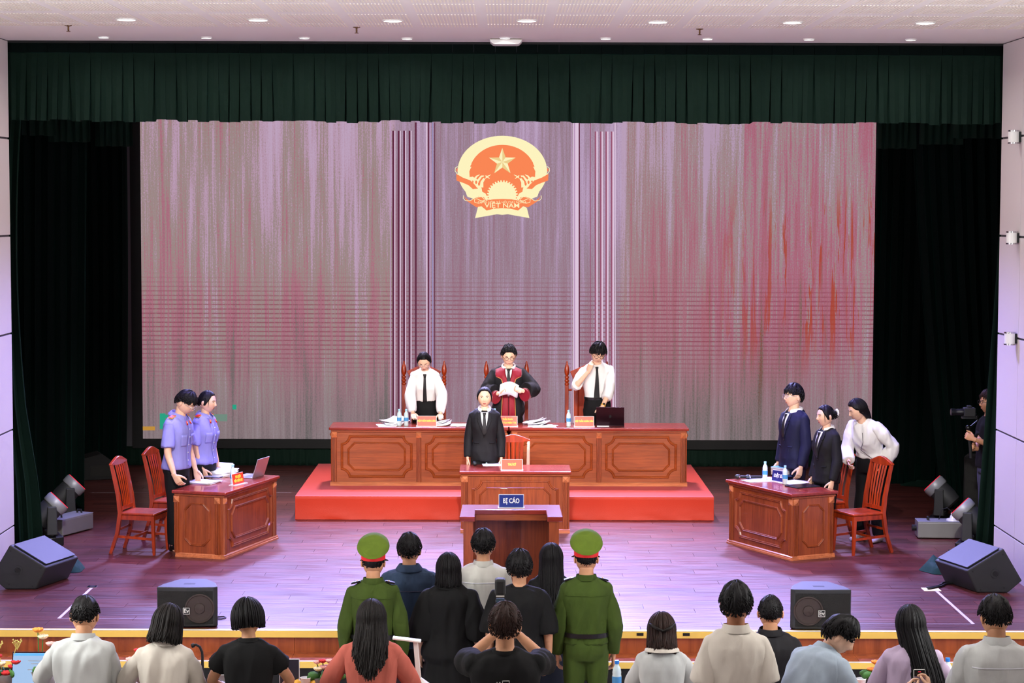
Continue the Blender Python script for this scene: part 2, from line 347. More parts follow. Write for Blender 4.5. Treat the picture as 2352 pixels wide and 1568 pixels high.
for q,s in (((157,58),'near the left wall'),((819,62),'left of the middle'),((1607,66),'right of the middle')):
    p=atz(*q,CEIL); e=empty('sprinkler',(p.x,p.y,CEIL),0,'small bronze ceiling sprinkler '+s,'sprinkler','ceiling sprinklers')
    MB().lathe([(0.036,0),(0.034,-0.006),(0.012,-0.012)],14).build('rosette','bronze',e); MB().lathe([(0.008,-0.01),(0.009,-0.045),(0.005,-0.05),(0.02,-0.056),(0.02,-0.06)],10).build('nozzle','bronze',e)
p=atz(1162,100,CEIL-0.05); e=empty('ceiling_box',(p.x,PY-0.32,CEIL),0,'white rounded access-point box under the ceiling above the valance','device')
MB().prism([(-0.165,0),(-0.165,-0.03),(-0.13,-0.06),(0.13,-0.06),(0.165,-0.03),(0.165,0)],-0.13,0.13,'y').build('housing','white_plastic',e,bevel=0.012); MB().span((-0.16,-0.132,-0.012),(0.16,-0.128,-0.006)).build('seam','bronze',e)
# wall lamps at the right edge
for i,(y0,y1) in enumerate(((299,330),(531,561),(762,792))):
    a=aty(2345,y0,2.62); b=aty(2345,y1,2.62); e=empty('wall_lamp',(WX,2.62,(a.z+b.z)/2),0,'white wall lamp with chrome rims on the right wall, %s'%('topmost','middle one','lowest')[i],'wall lamp','wall lamps on the right wall'); hh=(a.z-b.z)/2
    MB().box((-0.035,0,0),(0.08,0.06,hh*1.5)).build('bracket','black_metal',e); MB().lathe([(0.055,-hh*0.8),(0.055,hh*0.8)],18,(-0.07,0,0)).build('shade','white_plastic',e,smooth=40)
    for s in (-1,1): MB().lathe([(0.058,s*hh*0.78),(0.058,s*hh)],18,(-0.07,0,0)).build('rim','chrome',e,smooth=40)
# ------------------------------------------------------------------ curtains
def drape(name,top,bot,nf,amp,mat,label,ztop,zbot,seg=16,sag=0.0,per=9,parent=None,ph=0.0,edge=None,hem=0.0):
    """a hanging cloth: top / bot are (x0,y0,x1,y1) runs; edge(t) shifts the inner end sideways down the drop"""
    n=nf*per; rings=[]; rr=random.Random(nf*31+int(ztop*7))
    ampv=[amp*rr.uniform(0.55,1.25) for _ in range(nf+2)]; phs=[rr.uniform(-0.25,0.25) for _ in range(nf+2)]; hemv=[rr.uniform(-1,1) for _ in range(nf+2)]
    for i in range(seg+1):
        t=i/seg; row=[]
        for j in range(n+1):
            u=j/n; k=u*nf; f=int(k); a=ampv[f]*(1-(k-f))+ampv[f+1]*(k-f); q=phs[f]*(1-(k-f))+phs[f+1]*(k-f); hv=hemv[f]*(1-(k-f))+hemv[f+1]*(k-f)
            e=t**1.2; x0=top[0]*(1-e)+bot[0]*e; y0=top[1]*(1-e)+bot[1]*e; x1=top[2]*(1-e)+bot[2]*e; y1=top[3]*(1-e)+bot[3]*e
            if edge: x1=x1+edge(t)
            dx,dy=x1-x0,y1-y0; L=math.hypot(dx,dy) or 1; ww=math.sin(2*PI*(k+ph+q*t)); ww=math.copysign(abs(ww)**0.7,ww)
            o=a*(0.55+0.45*t)*ww; sh=0.35*a*math.sin(4*PI*(k+q*t))
            row.append((x0+dx*u-dy/L*o+dx/L*sh, y0+dy*u+dx/L*o+dy/L*sh, ztop+(zbot-ztop)*t+(hem*hv*t)))
        rings.append(row)
    m=MB(); m.loft(rings,False,0,closed=False); o=m.build(name,mat,parent,smooth=True,fix=False)
    sd=o.modifiers.new('solidify','SOLIDIFY'); sd.thickness=0.004
    return tag(o,label,'curtain') if label else o
# main valance: box pleats with ragged hem
def valance():
    e=empty('valance',(0,PY+0.2,0),0,'dark green pleated velvet valance across the top of the stage','curtain')
    zt,zb=5.375,4.645; npl=94; wv=10.5/npl; rr=random.Random(5); rows=12; rings=[[] for _ in range(rows+1)]
    for k in range(npl):
        x=-5.25+k*wv; g=rr.uniform(0.06,0.3); sk=rr.uniform(-0.02,0.02); dz=rr.uniform(-0.012,0.012)+0.008*math.sin(k*0.55); d=rr.uniform(0.02,0.05); tw=rr.uniform(-0.008,0.008)
        for i in range(rows+1):
            t=i/rows; gg=wv*(0.05+g*t); y=-0.02*t
            for (xx,yy) in ((x+gg*0.5+sk*t,y-0.012-tw*t),(x+wv*0.5+sk*t,y-0.024*(0.5+t)),(x+wv-gg*0.5+sk*t,y-0.012+tw*t),(x+wv-gg*0.35+sk*t*0.5,y+d),(x+wv+gg*0.1,y+d)):
                rings[i].append((xx,yy,zt+(zb+dz-zt)*t))
    m=MB(); m.loft(rings,False,0,closed=False); o=m.build('pleated_cloth','velvet',e,fix=False); o.modifiers.new('s','SOLIDIFY').thickness=0.004
    hd=MB()
    for k in range(47):
        x=-5.25+k*10.5/47; hd.span((x+0.002,-0.055+0.006*(k%2),zt-0.02),(x+10.5/47-0.002,0.03,CEIL+0.01))
    tag(hd.build('header_band','velvet_dark',e),kind='stuff')
valance()
for sx in (-1,1):
    nm='left' if sx<0 else 'right'
    for (xa,xb,Y,zb,ed) in ((5.08,5.65,5.2,4.545,0),(4.80,5.3,5.7,4.49,1),(4.44,4.9,6.4,4.46,2)):
        drape('border_curtain',(sx*xa,Y,sx*xb,Y),(sx*xa,Y,sx*xb,Y),6,0.025,'velvet','short dark green border curtain behind the valance at the %s, %s'%(nm,('foremost','middle one','rearmost')[ed]),6.3,zb,seg=6,hem=0.008)

drape('leg_curtain',(-5.7,3.75,-4.95,3.9),(-5.6,3.75,-5.12,3.95),6,0.06,'velvet','dark green leg curtain drawn back against the left wall edge',6.4,0.01,seg=24,edge=lambda t:-0.22*math.sin(PI*min(1,t*1.12))**1.0+0.12*max(0,t-0.75)*4*0.9)
drape('leg_curtain',(-7.4,6.6,-5.05,6.9),(-7.4,6.6,-5.02,6.9),16,0.07,'velvet_dark','wide black green leg curtain behind the left moving lights',6.4,0.01,seg=16,edge=lambda t:-0.14*t)
drape('leg_curtain',(-7.3,10.2,-5.28,10.3),(-7.3,10.2,-5.2,10.3),14,0.06,'velvet_dark','rearmost black green leg curtain left of the screen',6.4,0.01,seg=16,edge=lambda t:-0.12*t*t)
drape('leg_curtain',(5.85,3.72,5.42,3.9),(5.8,3.72,5.16,3.95),5,0.045,'velvet','dark green leg curtain by the right wall edge, hiding half the cameraman',6.4,0.01,seg=24,edge=lambda t:-0.06*max(0,t-0.55))
drape('leg_curtain',(7.4,6.9,4.95,7.2),(7.4,6.9,5.15,7.2),16,0.07,'velvet_dark','wide black green leg curtain behind the right fog machine, swept open',6.4,0.01,seg=16,edge=lambda t:0.3*t*t)
drape('leg_curtain',(7.3,9.3,5.05,9.5),(7.3,9.3,5.0,9.5),14,0.06,'velvet_dark','rearmost black green leg curtain right of the screen',6.4,0.01,seg=16)
def puddle(x,y,z,w,d,h,mat,label,seed):
    rr=random.Random(seed); m=MB(); n=30; k=7; V=[]
    for i in range(k+1):
        for j in range(n):
            a=2*PI*j/n; r=(i/k); hh=h*(1-r**2.4)*(0.62+0.6*noise.noise((math.cos(a)*2.6*r+seed,math.sin(a)*2.6*r,r*2)))+h*0.34*(1-r**3)*(abs(math.sin(a*4.5+r*5+seed))-0.4)
            ir=1+0.16*math.sin(3*a+seed)+0.08*math.sin(7*a)
            V.append((x+w/2*r*ir*math.cos(a),y+d/2*r*ir*math.sin(a),z+max(0.002,hh+0.004)))
    F=[(i*n+j,i*n+(j+1)%n,(i+1)*n+(j+1)%n,(i+1)*n+j) for i in range(k) for j in range(n)]
    m.add(V,F); return tag(m.build('cloth_heap',mat,None,smooth=True),label,'cloth')
# ------------------------------------------------------------------ LED wall
LY=11.2; a=aty(322,278,LY); b=aty(2001,1011,LY); LX0,LX1=a.x,b.x; LZ0=b.z; LZ1=5.15; lc=Vector(((LX0+LX1)/2,LY,(LZ0+LZ1)/2))
led=empty('led_screen',(lc.x,LY,0),0,'wide stage LED screen showing streaked pink wood panelling and a national emblem','screen')
o=MB().span(((LX0-lc.x),-0.02,LZ0-lc.z),((LX1-lc.x),0.05,LZ1-lc.z)).build('display','led_image',led); o.location=(0,0,lc.z); disp=o
fr=MB()
for (p0,p1) in (((-5.42,0,LZ0-0.14),(5.42,0.1,LZ0)),((-5.42,0.0,LZ1),(5.42,0.1,LZ1+0.2)),((-5.42,0,LZ0),(LX0-lc.x,0.1,LZ1)),((LX1-lc.x,0,LZ0),(5.42,0.1,LZ1))): fr.span(p0,p1)
fr.build('frame','black_paint',led)
drape('screen_skirt',(-5.5,LY+0.06,5.5,LY+0.06),(-5.5,LY+0.03,5.5,LY+0.03),90,0.02,'velvet','low dark green pleated skirt under the LED screen',LZ0-0.12,0.005,seg=4,per=5)
def S(px,py): q=aty(px,py,LY-0.02); return (q.x-lc.x,q.z)
def decal(poly,mat,name,lay=1,parent=led,zr=False):
    m=MB(); pts=[S(*p) for p in poly]; y=-0.02-0.0012*lay; m.prism(pts,y,y+0.001,'y'); return m.build(name,mat,parent)
def strip(x0,x1,y0,y1,mat,name,lay=1): return decal([(x0,y0),(x1,y0),(x1,y1),(x0,y1)],mat,name,lay)
for x0 in (901,913.5,926,938.5):
    strip(x0,x0+4.5,300,975,'led_shadow','flute'); strip(x0+4.5,x0+7,300,975,'led_pale','flute')
for x0 in (1366,1378,1390.5,1403):
    strip(x0,x0+3.5,302,975,'led_rose','flute'); strip(x0+3.5,x0+7,302,975,'led_pale','flute')
for x0,x1,mt in ((953,957,'led_shadow'),(979,982,'led_pale'),(982,986,'led_shadow'),(986,989,'led_lilac'),(993,995,'led_blue'),(997.5,999.5,'led_shadow'),(1311,1313,'led_lilac'),(1315.5,1318,'led_pale'),(1318,1321,'led_lilac'),(1321,1329,'led_pale'),(1329,1332,'led_shadow'),(1355,1357,'led_rose'),(896,898,'led_lilac'),(1412,1414,'led_pale')): strip(x0,x1,281,975,mt,'moulding_line')
for q,mt in (((367,949,380,985),'led_teal'),((380,952,386,960),'led_teal'),((534,929,543,940),'led_teal'),((486,951,522,967),'led_mist'),((328,979,356,988),'led_amber')): strip(q[0],q[2],q[1],q[3],mt,'glitch_block')
# the emblem on the picture
em=empty('emblem'); em.parent=led
def E_(x,y): return (1000+x/6.534,280+y/6.534)
def ed(poly,mat,lay,name): return decal([E_(*p) for p in poly],mat,name,lay,em)
def ell(cx,cy,rx,ry,a0=0,a1=360,n=64): return [(cx+rx*math.cos(R(a0+(a1-a0)*i/n)),cy+ry*math.sin(R(a0+(a1-a0)*i/n))) for i in range(n+(0 if a1-a0==360 else 1))]
def stroke(pts,wd,mat,lay,name='stroke'):
    L=[];Rr=[]
    for i,p in enumerate(pts):
        a=pts[max(i-1,0)]; b=pts[min(i+1,len(pts)-1)]; dx,dy=b[0]-a[0],b[1]-a[1]; l=math.hypot(dx,dy) or 1; w_=wd[i] if isinstance(wd,list) else wd
        L.append((p[0]-dy/l*w_/2,p[1]+dx/l*w_/2)); Rr.append((p[0]+dy/l*w_/2,p[1]-dx/l*w_/2))
    return ed(L+Rr[::-1],mat,lay,name)
def mir(pts): return [(2010-x,y) for x,y in pts]
ed(ell(1005,742,672,535),'led_cream',1,'wreath'); ed(ell(1005,780,498,437),'led_orange',2,'field')
gear=[]
for i in range(32):
    for dr,da in ((0,0),(0,2.6),(26,4.2),(26,8.4),(0,10)): a_=R(i*11.25+da); gear.append((1005+(206+dr)*math.cos(a_),1098+(198+dr)*math.sin(a_)))
ed(gear,'led_cream',4,'gear')
star=[]
for i in range(10):
    rr_=210 if i%2==0 else 84; a_=R(-90+36*i); star.append((1005+rr_*math.cos(a_),600+rr_*math.sin(a_)))
ed(star,'led_cream',4,'star')
for i in range(5): ed([(1005,600),star[(2*i)],star[(2*i+1)%10]],'led_star',5,'star_facet')
for f in (lambda p:p, mir):
    ed(f([(505,830),(560,820),(640,870),(690,980),(705,1050),(750,1070),(800,1160),(640,1180),(480,1120),(420,960)]),'led_cream',3,'sheaf')
    stroke(f([(690,980),(700,900),(740,840),(830,792)]),[60,44,30,6],'led_cream',3,'rice_stalk'); stroke(f([(640,880),(690,815),(760,812),(815,850)]),[34,26,22,8],'led_cream',3,'rice_stalk')
    stroke(f([(590,860),(620,815),(665,790)]),[36,24,6],'led_cream',3,'rice_stalk'); stroke(f([(500,830),(498,740),(520,690),(540,672)]),[30,24,22,6],'led_cream',3,'rice_stalk'); stroke(f([(500,700),(505,660),(538,628)]),[26,26,12],'led_cream',3,'rice_stalk')
    for c in ((612,905),(655,930),(740,825),(560,905)): ed(f(ell(c[0],c[1],16,26,n=14)),'led_orange',5,'gap')
    ed(f([(312,778),(420,838),(520,872),(600,950),(640,1000),(560,1006),(500,950),(420,915),(318,880)]),'led_orange',4,'ribbon')
    stroke(f([(335,668),(300,690),(296,735),(330,782),(430,836),(525,872),(590,930),(625,980)]),10,'led_cream',5,'ribbon_edge')
    ed(f([(335,690),(312,705),(314,735),(330,750)]),'led_orange',4,'ribbon_fold')
    ed(f([(424,1108),(470,1185),(620,1282),(690,1266),(760,1180),(730,1130),(650,1118),(580,1150),(520,1188),(465,1150)]),'led_orange',4,'ribbon')
    stroke(f([(425,1100),(418,1145),(450,1180),(520,1182),(600,1135),(690,1120),(730,1150),(735,1175),(690,1185),(620,1150),(585,1160),(590,1205),(650,1220),(750,1180)]),9,'led_cream',5,'ribbon_edge')
ed([(690,1262),(745,1182),(870,1160),(1005,1154),(1140,1160),(1265,1182),(1320,1262),(1242,1328),(1120,1300),(1005,1292),(890,1300),(768,1328)],'led_orange',5,'banner')
ed([(640,1270),(690,1264),(768,1328),(890,1300),(1005,1292),(1120,1300),(1242,1328),(1320,1264),(1372,1288),(1412,1442),(1084,1384),(1005,1394),(926,1384),(596,1442)],'led_cream',4,'pedestal')
q=S(*E_(1003,1256)); text('VIỆT NAM',0.088,'led_cream',em,(q[0],-0.031,q[1]),name='lettering',ext=0.0004,sx=1.25,bold=0.0012)
q=S(*E_(1003,1206)); text('CỘNG HÒA XÃ HỘI CHỦ NGHĨA',0.046,'led_cream',em,(q[0],-0.031,q[1]),name='lettering',ext=0.0004,sx=1.0)
# ------------------------------------------------------------------ more materials
flat('plate_red',(226,70,36),0.4); flat('plate_blue',(20,42,128),0.4); flat('plate_navy',(32,30,96),0.4); flat('plate_yellow',(250,220,70),0.5); flat('plate_white',(246,246,250),0.5); flat('acrylic',(240,240,246),0.1,spec=0.6)
flat('paper',(240,240,244),0.8); flat('paper_edge',(214,214,222),0.85); flat('water',(206,228,232),0.08,spec=0.8); flat('label_blue',(70,150,210),0.4); flat('cap_cyan',(150,206,224),0.4); flat('cap_blue',(30,120,210),0.4)
flat('laptop_silver',(176,178,186),0.3,0.7); flat('laptop_dark',(46,24,34),0.28,0.7); flat('keyboard',(60,62,74),0.5); flat('screen_pink',(20,4,8),0.2,emit=(214,74,110),es=0.9); flat('screen_blue',(10,10,20),0.2,emit=(172,206,246),es=0.9)
flat('rubber',(16,16,18),0.7); flat('mesh_grey',(60,66,66),0.5,0.6); flat('speaker_shell',(40,42,44),0.6); flat('light_grey',(150,152,160),0.4,0.2); flat('lens',(30,30,44),0.1,spec=0.8); flat('red_lamp',(200,30,50),0.3,emit=(220,40,70),es=0.8)
flat('book_teal',(60,140,150),0.6); flat('book_orange',(206,120,60),0.6); flat('book_navy',(40,54,96),0.6); flat('book_cream',(226,206,170),0.6); flat('book_red',(170,50,50),0.6)
flat('fog_silver',(136,136,134),0.45,0.4); cloth('green_cloth',(12,52,44),0.8); flat('wire_black',(14,14,16),0.6); flat('tape_yellow',(226,220,170),0.6); flat('cone_brown',(58,46,42),0.7); flat('badge_white',(220,220,214),0.5)
t=flat('grille',(34,34,32),0.7,spec=0.3); a=t.noise(t.coord('Object',(1,1,1)),260,1); t.bump(a,0.6,0.004)
t=flat('grille_blue',(52,54,66),0.55,spec=0.6); a=t.noise(t.coord('Object',(1,1,1)),260,1); t.bump(a,0.5,0.004)
# ------------------------------------------------------------------ red platform
def platform():
    e=empty('platform',(0,6.28,0),0,'low platform under the judges bench, wrapped in red carpet','platform')
    m=MB(); x=2.515; n=60; top=0.285; d=3.0
    m.span((-x+0.01,0.01,0),(x-0.01,d-0.01,top-0.012)); m.build('frame','black_paint',e)
    V=[];F=[]; prof=[]
    rows=[(0.0,0.003),(0.0,0.03),(0.0,0.07),(0.0,0.12),(0.0,0.18),(0.0,0.24),(-0.001,top-0.02),(0.006,top-0.004),(0.02,top),(0.06,top),(0.3,top+0.001),(0.8,top),(d,top)]
    for i,(yy,zz) in enumerate(rows):
        for j in range(n+1):
            xx=-x+2*x*j/n; wz=max(0,1-zz/0.14); wr=0.02*wz*noise.noise((xx*3.2,1.7,zz*9))+0.012*wz*math.sin(xx*11+zz*40)
            V.append((xx,yy-abs(wr)-0.012*wz if i<7 else yy,zz))
    F=[(i*(n+1)+j,i*(n+1)+j+1,(i+1)*(n+1)+j+1,(i+1)*(n+1)+j) for i in range(len(rows)-1) for j in range(n)]
    c=MB(); c.add(V,F)
    for s in (-1,1):
        VV=[];k=14
        for i,(yy,zz) in enumerate([(0,0.003),(0,0.07),(0,0.15),(0,top-0.015),(0,top)]):
            for j in range(k+1):
                y_=d*j/k; w_=max(0,1-zz/0.15)*0.012*math.sin(y_*9+i); VV.append((s*(x+abs(w_)),y_,zz))
        c.add(VV,[(i*(k+1)+j,i*(k+1)+j+1,(i+1)*(k+1)+j+1,(i+1)*(k+1)+j) for i in range(4) for j in range(k)])
    c.build('carpet','red_carpet',e,smooth=45)
platform(); PZ=0.287
# ------------------------------------------------------------------ desks
def notch(x0,x1,z0,z1,r,arc=True,n=6):
    p=[]
    for (cx,cz,a0) in ((x1,z0,180),(x1,z1,270),(x0,z1,0),(x0,z0,90)):
        sx=-1 if cx==x1 else 1; sz=1 if cz==z0 else -1
        if arc:
            pts=[(cx+r*math.cos(R(a0-90*i/n)) if True else 0, cz+r*math.sin(R(a0-90*i/n))) for i in range(n+1)]
            p+=pts
        else:
            seq=[(cx+sx*r,cz),(cx,cz+sz*r)]
            p+= seq if (cx,cz) in ((x1,z0),(x0,z1)) else seq[::-1]
    return p
def mould(poly,wd,t,M=None):
    """raised frame along a closed outline in the xz plane, standing proud towards -y"""
    n=len(poly); area=sum(poly[i][0]*poly[(i+1)%n][1]-poly[(i+1)%n][0]*poly[i][1] for i in range(n)); sg=1 if area>0 else -1
    def off(d):
        o=[]
        for i in range(n):
            a,b,c=poly[i-1],poly[i],poly[(i+1)%n]; e1=Vector((b[0]-a[0],b[1]-a[1])); e2=Vector((c[0]-b[0],c[1]-b[1]))
            e1.normalize() if e1.length else None; e2.normalize() if e2.length else None
            n1=Vector((-e1.y,e1.x))*sg; n2=Vector((-e2.y,e2.x))*sg; m=n1+n2; m=m/max(0.4,m.dot(n1)) if m.length>1e-6 else n1
            o.append((b[0]+m.x*d,b[1]+m.y*d))
        return o
    rings=[[(x,0.001,z) for x,z in poly],[(x,-t*0.7,z) for x,z in off(wd*0.12)],[(x,-t,z) for x,z in off(wd*0.3)],[(x,-t*0.55,z) for x,z in off(wd*0.55)],[(x,-t*0.8,z) for x,z in off(wd*0.75)],[(x,0.001,z) for x,z in off(wd)]]
    m=MB(); V=[]; 
    for r in rings: V+= [tuple(M@Vector(q)) for q in r] if M is not None else r
    F=[(i*n+j,i*n+(j+1)%n,(i+1)*n+(j+1)%n,(i+1)*n+j) for i in range(5) for j in range(n)]
    m.add(V,F); return m
def desk(loc,rz,w,d,h,np_,label,grp,fmat='desk_wood'):
    e=empty('desk',loc,rz,label,'desk',grp); b=0.045
    ov=0.035
    MB().span((-w/2-ov,-ov-0.01,h-0.034),(w/2+ov,d+0.01,h)).build('tabletop','desk_top',e,bevel=0.008)
    MB().span((-w/2-0.012,-0.022,h-0.062),(w/2+0.012,d-0.01,h-0.0345)).build('cornice','desk_wood',e,bevel=0.006)
    MB().span((-w/2,0,b),(w/2,0.025,h-0.0625)).build('front_panel',fmat,e)
    for s in (-1,1): MB().span((s*w/2,0.0255,b),(s*(w/2-0.025),d-0.03,h-0.0625)).build('side_panel','desk_wood_v',e)
    m=MB()
    m.prism([(-0.03,0),(-0.03,0.018),(-0.022,0.022),(-0.022,0.036),(-0.012,0.045),(0.03,0.045),(0.03,0)],-w/2-0.022,w/2+0.022,'x'); m.build('base_moulding','trim_wood',e)
    for s in (-1,1):
        m=MB(); m.prism([(s*(w/2+0.022),0),(s*(w/2+0.022),0.018),(s*(w/2+0.014),0.022),(s*(w/2+0.014),0.036),(s*(w/2+0.006),0.045),(s*(w/2-0.02),0.045),(s*(w/2-0.02),0)],0.031,d-0.02,'y'); m.build('base_moulding','trim_wood',e)
    pwid=0.062; xs=[-w/2+pwid/2+(w-pwid)*i/np_ for i in range(np_+1)]
    def pil(cx,M=None):
        m=MB(); g=pwid/7
        prof=[(-pwid/2,0.002)]+[q for k in range(3) for q in ((-pwid/2+g*(2*k+0.6),-0.016),(-pwid/2+g*(2*k+1.5),-0.016),(-pwid/2+g*(2*k+1.8),-0.007),(-pwid/2+g*(2*k+2.3),-0.007))]+[(pwid/2-g*0.6,-0.016),(pwid/2,0.002)]
        m.prism(prof,b,h-0.13,'z'); m.v[-1]=np.array([(x+cx,y,z) for x,y,z in m.v[-1]])
        c=MB(); z0,z1=h-0.13,h-0.063; q=pwid/2+0.002
        c.add([(cx-q,0,z0),(cx+q,0,z0),(cx+q,0,z1),(cx-q,0,z1),(cx-q,-0.014,z0),(cx+q,-0.014,z0),(cx+q,-0.014,z1),(cx-q,-0.014,z1),(cx,-0.034,(z0+z1)/2)],[(0,1,5,4),(1,2,6,5),(2,3,7,6),(3,0,4,7),(4,5,8),(5,6,8),(6,7,8),(7,4,8)])
        for mm,nm in ((m,'pilaster'),(c,'capital')):
            if M is not None: mm.v=[np.array([tuple(M@Vector(p)) for p in vv]) for vv in mm.v]
            mm.build(nm,'trim_wood' if nm=='capital' else 'desk_wood_v',e)
    for x in xs: pil(x)
    for i in range(np_):
        x0,x1=xs[i]+pwid/2+0.045,xs[i+1]-pwid/2-0.045; z0,z1=b+0.05,h-0.1
        mould(notch(x0,x1,z0,z1,0.10),0.034,0.017).build('panel_moulding',fmat,e)
        mould(notch(x0+0.085,x1-0.085,z0+0.085,z1-0.085,0.085,False),0.026,0.015).build('panel_moulding',fmat,e)
    for s in (-1,1):
        M=Matrix.Translation((s*w/2,d/2,0))@Matrix.Rotation(s*PI/2,4,'Z')
        for x in (-d/2+pwid/2+0.004,d/2-pwid/2-0.035): pil(x,M)
        mould(notch(-d/2+0.12,d/2-0.15,b+0.08,h-0.13,0.075,False),0.024,0.014,M).build('panel_moulding','desk_wood_v',e)
    return e
DH=0.73
desk((-1.07,7.18,PZ),0,2.16,0.56,DH,2,'left half of the long carved judges bench on the red platform','judges bench')
desk((1.172,7.18,PZ),0,2.16,0.56,DH,2,'right half of the long carved judges bench on the red platform','judges bench')
desk((-2.795,4.22,0),72.7,1.36,0.58,0.72,1,'carved reddish desk of the two prosecutors at the left','side desks','desk_wood_v')
desk((2.80,4.11,0),-63.4,1.22,0.56,0.72,1,'carved reddish desk of the lawyers at the right','side desks','desk_wood_v')
desk((0.122,5.33,0),0,1.22,0.56,0.72,1,'small carved clerk desk in front of the red platform','side desks','desk_wood_v')
# the stand where the accused speak, seen from behind
def stand():
    e=empty('witness_stand',(0.06,0.46,0),0,'wooden stand with notched top facing away, at the stage front','lectern'); h=0.95; w=0.94; d=0.74
    MB().prism([(-w/2,0),(-0.33,0),(-0.335,0.42),(0.325,0.42),(0.33,0),(w/2,0),(w/2-0.01,d),(-w/2+0.01,d)],h-0.045,h,'z').build('tabletop','desk_top',e,bevel=0.005)
    for s in (-1,1):
        MB().span((s*0.43,0.03,0.05),(s*0.405,d-0.05,h-0.0455)).build('side_panel','desk_wood_v',e); MB().span((s*0.435,0.02,0.05),(s*0.345,0.045,h-0.0455)).build('stile','desk_wood_v',e)
        MB().span((s*0.45,0.01,0),(s*0.40,d-0.02,0.05)).build('base_moulding','trim_wood',e)
    MB().span((-0.404,d-0.09,0.05),(0.404,d-0.06,h-0.0455)).build('front_panel','desk_wood_v',e)
    MB().span((-0.33,0.421,h-0.1),(0.33,0.44,h-0.0455)).build('rail','desk_wood',e)
    return e
stand()
# ------------------------------------------------------------------ chairs
def rail(m,p0,p1,w,t):
    p0,p1=Vector(p0),Vector(p1); d=(p1-p0); L=d.length; q=d.to_track_quat('X','Z').to_matrix(); m.box((p0+p1)/2,(L,t,w),q); return m
def chair_proto():
    e=empty('dining_chair')                                      # faces -y, origin on the floor under the seat centre
    s_=[(-0.205,-0.21),(0.205,-0.21),(0.19,0.2),(-0.19,0.2)]
    MB().prism(s_,0.425,0.452,'z').build('seat','chair_wood',e,bevel=0.01)
    ap=MB()
    for a,b in zip(s_,s_[1:]+s_[:1]): MB().add(*rail(MB(),(a[0]*0.92,a[1]*0.92,0.398),(b[0]*0.92,b[1]*0.92,0.398),0.05,0.018).arrays()).build('apron','chair_wood',e)
    for s in (-1,1):
        MB().tube([(s*0.185,-0.185,0.42),(s*0.19,-0.192,0.2),(s*0.195,-0.2,0.0)],[0.026,0.023,0.018],4,up=(1,1,0)).build('front_leg','chair_wood',e)
        MB().tube([(s*0.19,0.30,0.0),(s*0.183,0.225,0.22),(s*0.178,0.19,0.44),(s*0.178,0.21,0.62),(s*0.182,0.26,0.86),(s*0.186,0.29,0.985)],[0.022,0.026,0.03,0.027,0.024,0.021],4,up=(1,1,0)).build('rear_post','chair_wood',e)
        rail(MB(),(s*0.185,-0.185,0.17),(s*0.182,0.235,0.19),0.026,0.018).build('stretcher','chair_wood',e)
    rail(MB(),(-0.183,0.03,0.19),(0.183,0.03,0.19),0.024,0.018).build('stretcher','chair_wood',e); rail(MB(),(-0.17,0.225,0.26),(0.17,0.225,0.26),0.024,0.018).build('stretcher','chair_wood',e)
    cr=[(-0.212,0.965)]+[(x,1.02+0.022*math.cos(x*15.0)-0.02*(abs(x)/0.21)**4) for x in np.linspace(-0.205,0.205,15)]+[(0.212,0.965)]+[(x,0.955-0.02*(1-(x/0.2)**2)+0.012*abs(math.sin(x*34))) for x in np.linspace(0.19,-0.19,15)]
    m=MB().prism(cr,0.268,0.305,'y'); m.build('crest_rail','chair_wood',e,bevel=0.006)
    rail(MB(),(-0.17,0.19,0.49),(0.17,0.19,0.49),0.04,0.02).build('lower_rail','chair_wood',e)
    for x in (-0.105,-0.055,0.0,0.055,0.105):
        MB().tube([(x*0.8,0.19,0.5),(x*0.86,0.205,0.64),(x*0.95,0.235,0.8),(x,0.27,0.95)],[0.018,0.016,0.017,0.02],4,ell=0.45,up=(1,0,0)).build('splat','chair_wood',e)
    return e
ch0=chair_proto(); used=False
def chair(loc,rz,label):
    global used
    o=ch0 if not used else copy_tree(ch0); used=True; put(o,loc,rz); tag(o,label,'chair','red wooden chairs'); return o
chair((-3.93,4.02,0),78,'red wooden slat-back chair, nearer one behind the prosecutors desk')
chair((-3.73,4.86,0),76,'red wooden slat-back chair, farther one behind the prosecutors desk')
chair((3.88,4.12,0),-66,'red wooden slat-back chair, nearer one behind the lawyers desk')
chair((3.60,4.90,0),-64,'red wooden slat-back chair, farther one behind the lawyers desk')
chair((0.10,5.925,0),0,'red wooden slat-back chair behind the clerk desk')
